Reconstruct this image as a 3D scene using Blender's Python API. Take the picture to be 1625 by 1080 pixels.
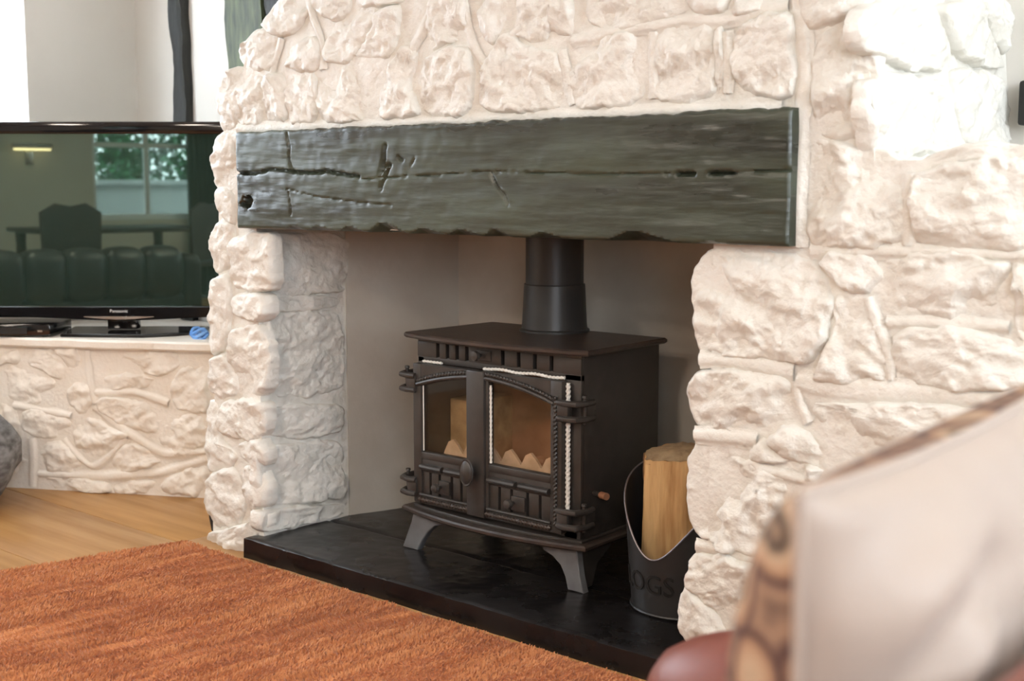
import bpy, bmesh, math, random
import numpy as np
from mathutils import Matrix, Vector

S = bpy.context.scene
for _o in list(bpy.data.objects):
    bpy.data.objects.remove(_o)
COL = S.collection

# ------------------------------------------------------------------ camera
F = 2000.0; CX, CY = 812.5, 540.0
PIT = math.atan(243 / F); YAW = math.atan(1737 * math.cos(PIT) / F)
FH = np.array([-math.sin(YAW), math.cos(YAW), 0.0]); UPV = np.array([0, 0, 1.0])
RV = np.array([math.cos(YAW), math.sin(YAW), 0.0])
FW = FH * math.cos(PIT) - UPV * math.sin(PIT); UV = UPV * math.cos(PIT) + FH * math.sin(PIT)
CAM = np.array([0.0, 0.0, 0.985])
cam = bpy.data.cameras.new('camera'); cam_o = bpy.data.objects.new('camera', cam); COL.objects.link(cam_o)
M3 = Matrix(((RV[0], UV[0], -FW[0]), (RV[1], UV[1], -FW[1]), (RV[2], UV[2], -FW[2])))
cam_o.matrix_world = Matrix.Translation(CAM) @ M3.to_4x4()
cam.sensor_fit = 'HORIZONTAL'; cam.sensor_width = 36.0; cam.lens = F * 36.0 / 1625.0
cam.clip_start = 0.02
cam.dof.use_dof = True; cam.dof.focus_distance = 2.9; cam.dof.aperture_fstop = 4.5
S.camera = cam_o

# ------------------------------------------------------------------ world, lights, exposure
W = bpy.data.worlds.new('world'); S.world = W; W.use_nodes = True
bg = W.node_tree.nodes['Background']; bg.inputs[0].default_value = (0.80, 0.90, 1.0, 1); bg.inputs[1].default_value = 5.5
S.view_settings.view_transform = 'Standard'; S.view_settings.look = 'None'
S.view_settings.gamma = 1.0; S.view_settings.use_curve_mapping = False
S.view_settings.exposure = 0.86

def area(name, loc, target, sx, sy, power, color, spread=180):
    L = bpy.data.lights.new(name, 'AREA'); L.shape = 'RECTANGLE'; L.size = sx; L.size_y = sy
    L.energy = power; L.color = color; L.spread = math.radians(spread)
    o = bpy.data.objects.new(name, L); COL.objects.link(o); o.location = loc
    o.rotation_euler = (Vector(target) - Vector(loc)).to_track_quat('-Z', 'Y').to_euler()
    return o
area('daylight_right_window', (1.43, 1.55, 1.55), (-0.6, 1.65, 1.30), 1.5, 1.05, 17, (0.86, 0.93, 1.0))
area('added_side_fill', (1.43, -0.95, 1.55), (-0.8, 1.2, 1.2), 1.3, 1.05, 22, (0.90, 0.94, 1.0))  # unseen fill, added to brighten the front stones from the right
area('daylight_left_window', (-4.42, 1.75, 1.55), (-3.0, 1.6, 1.5), 1.0, 1.2, 2.5, (0.90, 0.95, 1.0))
for _n, _x, _y, _p in (('lamp_glow', -1.2, -0.5, 22), ('lamp_glow', -2.9, -1.2, 24), ('lamp_glow', 0.9, -2.2, 16)):
    area(_n, (_x, _y, 2.12), (_x, _y, 0.0), 0.42, 0.42, _p, (1.0, 0.87, 0.74))

# ------------------------------------------------------------------ helpers: projection
def ray(x, y):
    return FW + RV * ((x - CX) / F) - UV * ((y - CY) / F)
def at_depth(x, y, Z):
    return CAM + ray(x, y) * Z
class Plane:
    def __init__(s, o, u, n):
        s.o = np.array(o, float); s.u = np.array(u, float); s.u /= np.linalg.norm(s.u)
        s.n = np.array(n, float); s.n /= np.linalg.norm(s.n); s.v = np.array([0, 0, 1.0])
    def hit(s, x, y, off=0.0):
        d = ray(x, y); p0 = s.o + s.n * off
        p = CAM + d * (((p0 - CAM) @ s.n) / (d @ s.n)); q = p - s.o
        return np.array([q @ s.u, q @ s.v])
    def pos(s, u, v, n):
        return s.o + np.multiply.outer(u, s.u) + np.multiply.outer(v, s.v) + np.multiply.outer(n, s.n)

# ------------------------------------------------------------------ helpers: noise
def _h(i, j, k, seed):
    x = (i.astype(np.int64) * 374761393 + j.astype(np.int64) * 668265263 + k.astype(np.int64) * 2147483647 + seed * 974634777) & 0xFFFFFFFF
    x = ((x ^ (x >> 13)) * 1274126177) & 0xFFFFFFFF
    x = ((x ^ (x >> 16)) * 2246822519) & 0xFFFFFFFF
    return ((x ^ (x >> 15)) & 0xFFFFFF) / float(0xFFFFFF)
def vnoise(p, seed=0):
    p = np.asarray(p, float); i = np.floor(p).astype(np.int64); f = p - i; f = f * f * f * (f * (f * 6 - 15) + 10)
    r = 0
    for a in (0, 1):
        for b in (0, 1):
            for c in (0, 1):
                w = (f[..., 0] if a else 1 - f[..., 0]) * (f[..., 1] if b else 1 - f[..., 1]) * (f[..., 2] if c else 1 - f[..., 2])
                r = r + w * _h(i[..., 0] + a, i[..., 1] + b, i[..., 2] + c, seed)
    return r * 2 - 1
def fbm(p, seed=0, oct=3):
    r = 0; a = 1.0; p = np.asarray(p, float)
    for o in range(oct):
        r = r + a * vnoise(p * (2 ** o), seed + o * 17); a *= 0.5
    return r
def sm(x, a, b):
    t = np.clip((x - a) / (b - a), 0, 1); return t * t * (3 - 2 * t)

# ------------------------------------------------------------------ helpers: materials
MATS = {}
def nd(nt, t, **kw):
    n = nt.nodes.new(t)
    for k, v in kw.items(): setattr(n, k, v)
    return n
def mat(name, col, col2=None, rough=0.6, rough2=None, scale=8.0, stretch=(1, 1, 1), bump=0.0, bscale=60.0, bdist=0.004,
        metal=0.0, spec=0.5, detail=5, ramp=(0.35, 0.65), coat=0.0, emit=None, sheen=0.0, rotz=0.0, bstretch=None, coords='Position'):
    if name in MATS: return MATS[name]
    m = bpy.data.materials.new(name); m.use_nodes = True; nt = m.node_tree; b = nt.nodes['Principled BSDF']
    b.inputs['Base Color'].default_value = (*col, 1); b.inputs['Roughness'].default_value = rough
    b.inputs['Metallic'].default_value = metal; b.inputs['Specular IOR Level'].default_value = spec
    b.inputs['Coat Weight'].default_value = coat; b.inputs['Sheen Weight'].default_value = sheen
    if emit: b.inputs['Emission Color'].default_value = (*emit[0], 1); b.inputs['Emission Strength'].default_value = emit[1]
    if coords == 'Position':
        g = nd(nt, 'ShaderNodeNewGeometry'); src = g.outputs['Position']
    else:
        g = nd(nt, 'ShaderNodeTexCoord'); src = g.outputs['Object']
    def mapped(st):
        mp = nd(nt, 'ShaderNodeMapping'); mp.vector_type = 'POINT'; mp.inputs['Scale'].default_value = st; mp.inputs['Rotation'].default_value = (0, 0, rotz)
        nt.links.new(src, mp.inputs['Vector']); return mp.outputs[0]
    if col2 is not None or rough2 is not None:
        n = nd(nt, 'ShaderNodeTexNoise'); n.inputs['Scale'].default_value = scale; n.inputs['Detail'].default_value = detail
        nt.links.new(mapped(stretch), n.inputs['Vector'])
        mr = nd(nt, 'ShaderNodeMapRange'); mr.inputs[1].default_value = ramp[0]; mr.inputs[2].default_value = ramp[1]
        nt.links.new(n.outputs[0], mr.inputs[0])
        if col2 is not None:
            mx = nd(nt, 'ShaderNodeMix', data_type='RGBA'); mx.inputs[6].default_value = (*col, 1); mx.inputs[7].default_value = (*col2, 1)
            nt.links.new(mr.outputs[0], mx.inputs[0]); nt.links.new(mx.outputs[2], b.inputs['Base Color'])
        if rough2 is not None:
            m2 = nd(nt, 'ShaderNodeMapRange'); m2.inputs[3].default_value = rough; m2.inputs[4].default_value = rough2
            nt.links.new(mr.outputs[0], m2.inputs[0]); nt.links.new(m2.outputs[0], b.inputs['Roughness'])
    if bump:
        n = nd(nt, 'ShaderNodeTexNoise'); n.inputs['Scale'].default_value = bscale; n.inputs['Detail'].default_value = 6
        nt.links.new(mapped(bstretch or stretch), n.inputs['Vector'])
        bp = nd(nt, 'ShaderNodeBump'); bp.inputs['Strength'].default_value = bump; bp.inputs['Distance'].default_value = bdist
        nt.links.new(n.outputs[0], bp.inputs['Height']); nt.links.new(bp.outputs[0], b.inputs['Normal'])
    MATS[name] = m; return m
def glass(name, tint=(1, 1, 1), refl=0.06, rough=0.02):
    m = bpy.data.materials.new(name); m.use_nodes = True; nt = m.node_tree; nt.nodes.remove(nt.nodes['Principled BSDF'])
    t = nd(nt, 'ShaderNodeBsdfTransparent'); t.inputs[0].default_value = (*tint, 1)
    g = nd(nt, 'ShaderNodeBsdfGlossy'); g.inputs['Roughness'].default_value = rough
    lw = nd(nt, 'ShaderNodeLayerWeight'); p = nd(nt, 'ShaderNodeMath', operation='POWER'); p.inputs[1].default_value = 5.0
    f = nd(nt, 'ShaderNodeMath', operation='MULTIPLY_ADD'); f.inputs[1].default_value = 0.9; f.inputs[2].default_value = 0.03
    lw.inputs[0].default_value = 0.5; nt.links.new(lw.outputs['Facing'], p.inputs[0]); nt.links.new(p.outputs[0], f.inputs[0])
    x = nd(nt, 'ShaderNodeMixShader'); nt.links.new(f.outputs[0], x.inputs[0]); nt.links.new(t.outputs[0], x.inputs[1]); nt.links.new(g.outputs[0], x.inputs[2])
    nt.links.new(x.outputs[0], nt.nodes['Material Output'].inputs[0]); MATS[name] = m; return m

PAINT = mat('white_stone_paint', (0.775, 0.757, 0.700), (0.715, 0.688, 0.620), rough=0.5, scale=14, bump=0.75, bscale=62, bdist=0.006)
PAINTB = mat('cream_stone_paint', (0.80, 0.735, 0.65), (0.75, 0.67, 0.57), rough=0.6, scale=10, bump=0.5, bscale=90, bdist=0.004)
MORTAR = mat('white_mortar_paint', (0.775, 0.757, 0.700), (0.715, 0.688, 0.620), rough=0.55, scale=14, bump=0.8, bscale=16, bdist=0.02)
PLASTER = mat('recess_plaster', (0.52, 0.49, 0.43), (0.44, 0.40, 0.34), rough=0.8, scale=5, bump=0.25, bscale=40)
WALLP = mat('cream_wall_paint', (0.70, 0.67, 0.61), (0.67, 0.635, 0.575), rough=0.75, scale=4, bump=0.08, bscale=70)
CEIL = mat('ceiling_paint', (0.82, 0.80, 0.76), rough=0.8)
BEAM = mat('black_green_timber', (0.023, 0.027, 0.020), (0.052, 0.066, 0.043), rough=0.26, rough2=0.42, scale=3.2, stretch=(1, 1, 5), bump=0.16, bscale=30, bdist=0.003, bstretch=(1, 1, 7), spec=0.6)
POST = mat('dark_post_timber', (0.012, 0.0125, 0.011), (0.022, 0.023, 0.019), rough=0.6, scale=12, stretch=(5, 5, 1), bump=0.5, bscale=30, bstretch=(5, 5, 1))
POSTG = mat('green_post_timber', (0.095, 0.118, 0.052), (0.028, 0.036, 0.019), rough=0.55, scale=7, stretch=(6, 6, 1), bump=0.5, bscale=30, bstretch=(5, 5, 1))
SLATE = mat('black_slate', (0.006, 0.0055, 0.006), (0.012, 0.011, 0.011), rough=0.20, rough2=0.34, scale=7, bump=0.22, bscale=30, bdist=0.002, spec=0.5)
IRON = mat('cast_iron', (0.034, 0.030, 0.0265), (0.047, 0.041, 0.036), rough=0.34, rough2=0.46, scale=30, bump=0.25, bscale=240, bdist=0.001, spec=0.5)
IRONB = mat('brown_cast_iron', (0.058, 0.040, 0.031), (0.036, 0.028, 0.024), rough=0.36, scale=18, bump=0.25, bscale=200, bdist=0.001)
IRONG = mat('grey_leg_iron', (0.16, 0.165, 0.17), (0.11, 0.11, 0.115), rough=0.45, scale=20, bump=0.2, bscale=200, bdist=0.001)
DARK = mat('flat_black', (0.008, 0.007, 0.006), rough=0.9)  # for sub-floor, lettering, and painted shade behind the stove vents
FLUEM = mat('flue_enamel', (0.030, 0.031, 0.031), (0.038, 0.038, 0.037), rough=0.38, scale=10, bump=0.12, bscale=120, bdist=0.001)
ROPE = mat('white_rope', (0.80, 0.78, 0.72), rough=0.9, bump=0.4, bscale=300, bdist=0.001)
BRICK = mat('fire_brick', (0.66, 0.48, 0.26), (0.46, 0.31, 0.16), rough=0.9, scale=25, bump=0.4, bscale=80)
FBACK = mat('fire_back_board', (0.58, 0.36, 0.22), (0.38, 0.22, 0.13), rough=0.9, scale=9, bump=0.3, bscale=60)
GUARD = mat('log_guard_metal', (0.85, 0.66, 0.48), (0.65, 0.48, 0.33), rough=0.7, scale=30)
COPPER = mat('copper_tip', (0.62, 0.30, 0.17), rough=0.4, metal=0.6)
PANE = glass('stove_glass', (0.93, 0.90, 0.86))
BUCKET = mat('black_bucket_paint', (0.020, 0.0195, 0.020), (0.026, 0.025, 0.025), rough=0.45, scale=14, bump=0.12, bscale=260, bdist=0.0008)
RIMM = mat('worn_rim_metal', (0.20, 0.18, 0.19), rough=0.35, metal=0.6)
LOGW = mat('split_firewood', (0.68, 0.43, 0.19), (0.40, 0.20, 0.07), rough=0.75, scale=16, stretch=(3, 3, 0.35), bump=0.5, bscale=45, bstretch=(4, 4, 0.3), ramp=(0.4, 0.72))
LOGT = mat('log_end_grain', (0.42, 0.30, 0.17), (0.30, 0.20, 0.11), rough=0.85, scale=40, bump=0.6, bscale=120)
BARK = mat('log_bark', (0.30, 0.18, 0.09), (0.18, 0.10, 0.05), rough=0.9, scale=40, bump=0.8, bscale=80)
GLOSSB = mat('gloss_black_plastic', (0.008, 0.008, 0.009), rough=0.08, spec=0.6)
MATB = mat('matt_black_plastic', (0.012, 0.012, 0.012), rough=0.5)
SCREEN = mat('plasma_screen_glass', (0.020, 0.034, 0.027), rough=0.015, spec=0.8, coat=0.0)
SILVER = mat('silver_trim', (0.55, 0.53, 0.50), rough=0.25, metal=0.8)
LOGO = mat('logo_print', (0.75, 0.74, 0.72), rough=0.4)
BLUE = mat('blue_plastic', (0.08, 0.24, 0.62), (0.20, 0.40, 0.75), rough=0.4, scale=40)
WOOD = mat('golden_oak_boards', (0.42, 0.215, 0.068), (0.33, 0.160, 0.047), rough=0.28, rough2=0.40, scale=3.2, stretch=(0.6, 7, 7), bump=0.06, bscale=30, bstretch=(0.4, 5, 5))
RUGB = mat('rug_backing', (0.50, 0.18, 0.065), rough=0.95)
LEATHER = mat('oxblood_leather', (0.20, 0.055, 0.036), (0.16, 0.042, 0.028), rough=0.42, scale=8, bump=0.3, bscale=150, bdist=0.001)
CUSH = mat('beige_cushion_satin', (0.37, 0.298, 0.245), (0.34, 0.27, 0.222), rough=0.55, scale=5, bump=0.15, bscale=400, bdist=0.0005, sheen=0.2)
POUF = mat('grey_marled_fabric', (0.25, 0.245, 0.24), (0.09, 0.085, 0.08), rough=0.85, scale=22, stretch=(1, 1, 2), bump=0.6, bscale=60)
WHITEP = mat('white_window_paint', (0.80, 0.81, 0.82), rough=0.45)
WPANE = glass('window_glass')
WARMGLOW = mat('lamp_shade_glow', (0.9, 0.8, 0.6), rough=0.5, emit=((1.0, 0.72, 0.38), 5.0))
DARKOAK = mat('dark_oak_furniture', (0.045, 0.032, 0.024), (0.03, 0.022, 0.017), rough=0.4, scale=12, stretch=(1, 1, 5))
def rug_mat():
    m = mat('terracotta_pile', (0.58, 0.255, 0.110), (0.40, 0.135, 0.050), rough=0.95, scale=11, stretch=(4.2, 0.55, 1), rotz=math.radians(14), ramp=(0.38, 0.68), detail=6, sheen=0.3, spec=0.1)
    return m
RUGP = rug_mat()
def pattern_mat():
    m = bpy.data.materials.new('brown_pattern_fabric'); m.use_nodes = True; nt = m.node_tree; b = nt.nodes['Principled BSDF']; b.inputs['Roughness'].default_value = 0.7
    g = nd(nt, 'ShaderNodeNewGeometry'); v = nd(nt, 'ShaderNodeTexVoronoi'); v.inputs['Scale'].default_value = 21
    nt.links.new(g.outputs['Position'], v.inputs['Vector']); r = nd(nt, 'ShaderNodeValToRGB'); e = r.color_ramp.elements
    e[0].position = 0.0; e[0].color = (0.38, 0.25, 0.16, 1); e[1].position = 1.0; e[1].color = (0.03, 0.014, 0.016, 1)
    for p, c in ((0.22, (0.02, 0.012, 0.010, 1)), (0.34, (0.42, 0.30, 0.20, 1)), (0.50, (0.34, 0.20, 0.12, 1)), (0.60, (0.05, 0.020, 0.022, 1)), (0.75, (0.28, 0.17, 0.11, 1))):
        x = e.new(p); x.color = c
    nt.links.new(v.outputs['Distance'], r.inputs[0]); nt.links.new(r.outputs[0], b.inputs['Base Color']); return m
PATT = pattern_mat()
SCREEN.node_tree.nodes['Principled BSDF'].inputs['IOR'].default_value = 2.0
SCREEN.node_tree.nodes['Principled BSDF'].inputs['Specular Tint'].default_value = (0.78, 1.0, 0.86, 1)

# ------------------------------------------------------------------ helpers: objects
WORG = {}
def link(name, me, m, parent):
    o = bpy.data.objects.new(name, me); COL.objects.link(o)
    if m is not None: me.materials.append(m)
    if parent is not None: o.parent = parent
    return o
def raw_mesh(name, V, Fc, smooth=True, tri=None):
    me = bpy.data.meshes.new(name)
    me.from_pydata([tuple(map(float, p)) for p in V], [], [tuple(map(int, f)) for f in Fc]); me.update()
    if smooth: me.polygons.foreach_set('use_smooth', np.ones(len(me.polygons), bool))
    return me
def tag(o, label=None, cat=None, group=None, kind=None):
    if label: o['label'] = label
    if cat: o['category'] = cat
    if group: o['group'] = group
    if kind: o['kind'] = kind
    return o
def empty(name, loc, label, cat, rz=0.0, group=None):
    o = bpy.data.objects.new(name, None); COL.objects.link(o); o.location = tuple(map(float, loc)); o.rotation_euler = (0, 0, rz)
    o.empty_display_size = 0.05; WORG[o.name] = np.array(loc, float)
    return tag(o, label, cat, group)
def wobj(name, V, Fc, m, parent=None, smooth=True, origin=None, sharp=None):
    """mesh given in world coordinates; its origin goes to its own base; parent is unrotated"""
    V = np.asarray(V, float)
    if origin is None: origin = np.array([(V[:, 0].min() + V[:, 0].max()) / 2, (V[:, 1].min() + V[:, 1].max()) / 2, V[:, 2].min()])
    me = raw_mesh(name, V - origin, Fc, smooth)
    if sharp: set_sharp(me, sharp)
    o = link(name, me, m, parent); WORG[o.name] = np.array(origin)
    base = WORG.get(parent.name, np.zeros(3)) if parent is not None else np.zeros(3)
    o.location = tuple(origin - base); return o
def set_sharp(me, deg):
    bm = bmesh.new(); bm.from_mesh(me); a = math.radians(deg)
    for e in bm.edges:
        if len(e.link_faces) == 2 and e.calc_face_angle(0) > a: e.smooth = False
    bm.to_mesh(me); bm.free()

class MB:
    """collects shapes of ONE part"""
    def __init__(s): s.V = []; s.F = []
    def add(s, V, Fc):
        k = len(s.V); s.V += [tuple(map(float, p)) for p in V]; s.F += [tuple(int(i) + k for i in f) for f in Fc]; return s
    def box(s, x0, x1, y0, y1, z0, z1, b=0.0):
        if b <= 0:
            V = [(x, y, z) for z in (z0, z1) for y in (y0, y1) for x in (x0, x1)]
            return s.add(V, [(0, 2, 3, 1), (4, 5, 7, 6), (0, 1, 5, 4), (2, 6, 7, 3), (0, 4, 6, 2), (1, 3, 7, 5)])
        bm = bmesh.new(); bmesh.ops.create_cube(bm, size=1.0)
        for v in bm.verts: v.co = Vector(((x0 + x1) / 2 + v.co.x * (x1 - x0), (y0 + y1) / 2 + v.co.y * (y1 - y0), (z0 + z1) / 2 + v.co.z * (z1 - z0)))
        bmesh.ops.bevel(bm, geom=list(bm.edges), offset=b, segments=2, profile=0.5, affect='EDGES')
        bm.verts.ensure_lookup_table(); bm.verts.index_update()
        s.add([v.co for v in bm.verts], [[v.index for v in f.verts] for f in bm.faces]); bm.free(); return s
    def prism(s, poly, a0, a1, axis='z', b=0.0):
        """polygon (p,q) extruded along axis: z -> (p,q,a); y -> (p,a,q); x -> (a,p,q)"""
        mk = {'z': lambda p, q, a: (p, q, a), 'y': lambda p, q, a: (p, a, q), 'x': lambda p, q, a: (a, p, q)}[axis]
        P = np.array(poly, float); n = len(P)
        def inset(d):
            if d == 0: return P
            pr = np.roll(P, 1, 0); nx = np.roll(P, -1, 0)
            e1 = P - pr; e2 = nx - P; e1 /= np.linalg.norm(e1, axis=1)[:, None]; e2 /= np.linalg.norm(e2, axis=1)[:, None]
            ar = np.sum(P[:, 0] * nx[:, 1] - nx[:, 0] * P[:, 1]); sg = 1 if ar > 0 else -1
            n1 = np.stack([-e1[:, 1], e1[:, 0]], 1) * sg; n2 = np.stack([-e2[:, 1], e2[:, 0]], 1) * sg
            bs = n1 + n2; bs /= np.maximum(np.sum(bs * n1, 1), 0.3)[:, None]
            return P + bs * d
        rings = [(inset(b), a0), (P, a0 + b), (P, a1 - b), (inset(b), a1)] if b > 0 else [(P, a0), (P, a1)]
        V = []; Fc = []
        for R, a in rings: V += [mk(p, q, a) for p, q in R]
        for k in range(len(rings) - 1):
            for i in range(n):
                j = (i + 1) % n; Fc.append((k * n + i, k * n + j, (k + 1) * n + j, (k + 1) * n + i))
        Fc.append(tuple(range(n))[::-1]); Fc.append(tuple((len(rings) - 1) * n + i for i in range(n)))
        return s.add(V, Fc)
    def tube(s, pts, r, n=10, cap=True, rad=None, twist=0, tw_amp=0.0, lobes=2, flat=(1, 1)):
        P = np.array(pts, float); m = len(P); r = np.full(m, r) if np.isscalar(r) else np.array(r, float)
        T = np.gradient(P, axis=0); T /= np.linalg.norm(T, axis=1)[:, None]
        up = np.array([0, 0, 1.0]) if abs(T[0, 2]) < 0.9 else np.array([0, 1.0, 0])
        V = []; Fc = []; L = 0
        for k in range(m):
            a = np.cross(up, T[k]); a /= np.linalg.norm(a); bvec = np.cross(T[k], a); up = bvec
            if k: L += np.linalg.norm(P[k] - P[k - 1])
            for i in range(n):
                th = 2 * math.pi * i / n; rr = r[k] * (1 + tw_amp * math.cos(lobes * th - twist * L))
                V.append(P[k] + a * math.cos(th) * rr * flat[0] + bvec * math.sin(th) * rr * flat[1])
        for k in range(m - 1):
            for i in range(n):
                j = (i + 1) % n; Fc.append((k * n + i, k * n + j, (k + 1) * n + j, (k + 1) * n + i))
        if cap: Fc.append(tuple(range(n))[::-1]); Fc.append(tuple((m - 1) * n + i for i in range(n)))
        return s.add(V, Fc)
    def lathe(s, prof, c=(0, 0, 0), n=32, axis='z', sq=(1, 1)):
        """prof: list of (radius, height) along axis"""
        V = []; Fc = []; m = len(prof)
        for r, h in prof:
            for i in range(n):
                th = 2 * math.pi * i / n; p, q = r * math.cos(th) * sq[0], r * math.sin(th) * sq[1]
                V.append({'z': (c[0] + p, c[1] + q, c[2] + h), 'y': (c[0] + p, c[1] + h, c[2] + q), 'x': (c[0] + h, c[1] + p, c[2] + q)}[axis])
        for k in range(m - 1):
            for i in range(n):
                j = (i + 1) % n; Fc.append((k * n + i, k * n + j, (k + 1) * n + j, (k + 1) * n + i))
        if prof[0][0] > 1e-6: Fc.append(tuple(range(n))[::-1])
        if prof[-1][0] > 1e-6: Fc.append(tuple((m - 1) * n + i for i in range(n)))
        return s.add(V, Fc)
    def sphere(s, c, r, n=14, sq=(1, 1, 1)):
        V = []; Fc = []
        for k in range(n // 2 + 1):
            ph = math.pi * k / (n // 2)
            for i in range(n):
                th = 2 * math.pi * i / n
                V.append((c[0] + r * sq[0] * math.sin(ph) * math.cos(th), c[1] + r * sq[1] * math.sin(ph) * math.sin(th), c[2] + r * sq[2] * math.cos(ph)))
        for k in range(n // 2):
            for i in range(n):
                j = (i + 1) % n; Fc.append((k * n + i, (k + 1) * n + i, (k + 1) * n + j, k * n + j))
        return s.add(V, Fc)
    def build(s, name, m, parent=None, sharp=35, local=False, label=None):
        if local:
            me = raw_mesh(name, s.V, s.F); set_sharp(me, sharp); o = link(name, me, m, parent)
        else:
            o = wobj(name, s.V, s.F, m, parent, sharp=sharp)
        if label: o['label'] = label
        bm = bmesh.new(); bm.from_mesh(o.data); bmesh.ops.recalc_face_normals(bm, faces=bm.faces); bm.to_mesh(o.data); bm.free()
        return o
def text_mesh(txt, size, depth):
    cu = bpy.data.curves.new('txt', 'FONT'); cu.body = txt; cu.size = size; cu.extrude = depth; cu.align_x = 'CENTER'; cu.align_y = 'CENTER'; cu.resolution_u = 3
    o = bpy.data.objects.new('txt', cu); COL.objects.link(o)
    bpy.context.view_layer.update()
    me = bpy.data.meshes.new_from_object(o.evaluated_get(bpy.context.evaluated_depsgraph_get()))
    V = np.array([v.co[:] for v in me.vertices]); Fc = [tuple(p.vertices) for p in me.polygons]
    bpy.data.objects.remove(o); bpy.data.curves.remove(cu); bpy.data.meshes.remove(me)
    return V, Fc

HT = 0.055           # hearth top
YF = 2.06            # face of the stonework behind the stones
YB = 2.72            # back of recess / main wall

# ------------------------------------------------------------------ the room shell
def struct(o): o['kind'] = 'structure'; return o
# floor: sub-floor with wide boards laid along the fireplace wall
fl = MB().box(-4.5, 2.1, -4.6, 3.0, -0.06, -0.022).build('floor', DARK); struct(fl)
rnd = random.Random(3)
BWID = 0.36; y0 = 1.992 - BWID * 18
shared = None
y = y0; row = 0
while y < 2.75:
    x = -4.5 + rnd.uniform(-1.2, 0)
    while x < 2.0:
        ln = rnd.choice((1.9, 2.3, 2.7)); xa, xb = max(x, -4.5), min(x + ln, 2.0)
        if -1 <= row and xb - xa > 0.15 and y > -4.4:
            MB().box(xa + 0.0008, xb - 0.0008, y + 0.0012, y + BWID - 0.0012, -0.022, 0.0, 0.0015).build('floor_board', WOOD, fl)
        x += ln
    y += BWID; row += 1
struct(MB().box(-4.5, 2.1, -4.6, 3.0, 2.25, 2.33).build('ceiling', CEIL))
struct(MB().box(-4.5, 2.1, YB, YB + 0.15, 0, 2.25).build('wall_front', WALLP))
def wall_open(name, axis, c0, c1, a0, a1, holes, m=WALLP):
    """wall slab between c0..c1 on axis, spanning a0..a1, with one hole (h0,h1,z0,z1)"""
    h0, h1, z0, z1 = holes; b = MB()
    for (p0, p1, q0, q1) in ((a0, h0, 0, 2.25), (h1, a1, 0, 2.25), (h0, h1, 0, z0), (h0, h1, z1, 2.25)):
        if axis == 'x': b.box(c0, c1, p0, p1, q0, q1)
        else: b.box(p0, p1, c0, c1, q0, q1)
    return struct(b.build(name, m))
wall_open('wall_left', 'x', -4.24, -4.2, -4.6, 2.72, (0.70, 2.283, 0.95, 2.12))
_b = MB()
for _a0, _a1, _q0, _q1 in ((-4.6, -1.6, 0, 2.25), (-0.3, 0.8, 0, 2.25), (2.3, 2.72, 0, 2.25), (-1.6, -0.3, 0, 0.98), (-1.6, -0.3, 2.1, 2.25), (0.8, 2.3, 0, 0.98), (0.8, 2.3, 2.1, 2.25)):
    _b.box(1.25, 1.37, _a0, _a1, _q0, _q1)
struct(_b.build('wall_right', WALLP))
wall_open('wall_back', 'y', -4.45, -4.3, -4.35, 1.37, (-1.02, 0.02, 0.70, 2.0))
def window(name, axis, c, a0, a1, z0, z1, nv, nh, out):
    w = 0.05; b = MB(); d = 0.05
    def bx(p0, p1, q0, q1, parent_b, dd=d):
        if axis == 'x': parent_b.box(c - dd / 2, c + dd / 2, p0, p1, q0, q1, 0.004)
        else: parent_b.box(p0, p1, c - dd / 2, c + dd / 2, q0, q1, 0.004)
    for r in ((a0, a1, z0, z0 + w), (a0, a1, z1 - w, z1), (a0, a0 + w, z0 + w, z1 - w), (a1 - w, a1, z0 + w, z1 - w)): bx(*r, b)
    f = struct(b.build(name, WHITEP))
    for i in range(1, nv):
        p = a0 + (a1 - a0) * i / nv; g = MB(); bx(p - 0.02, p + 0.02, z0 + w, z1 - w, g, 0.04); g.build('glazing_bar', WHITEP, f)
    for i in range(1, nh):
        q = z0 + (z1 - z0) * i / nh; g = MB(); bx(a0 + w, a1 - w, q - 0.02, q + 0.02, g, 0.036); g.build('glazing_bar', WHITEP, f)
    for i in range(nv):
        for k in range(nh):
            p0 = a0 + w + (a1 - a0 - 2 * w) * i / nv; p1 = a0 + w + (a1 - a0 - 2 * w) * (i + 1) / nv
            q0 = z0 + w + (z1 - z0 - 2 * w) * k / nh; q1 = z0 + w + (z1 - z0 - 2 * w) * (k + 1) / nh
            g = MB()
            if axis == 'x': g.box(c - 0.003, c + 0.003, p0, p1, q0, q1)
            else: g.box(p0, p1, c - 0.003, c + 0.003, q0, q1)
            g.build('pane', WPANE, f)
    return f
window('window_1', 'x', -4.270, 0.65, 2.336, 0.95, 2.12, 2, 1, -1)
window('window_2', 'x', 1.34, 0.8, 2.3, 0.98, 2.1, 3, 2, 1)
window('added_fill_window', 'x', 1.34, -1.6, -0.3, 0.98, 2.1, 3, 2, 1)  # unseen window, added so fill light reaches the front stonework
window('window_3', 'y', -4.39, -1.02, 0.02, 0.70, 2.0, 2, 2, -1)

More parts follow.
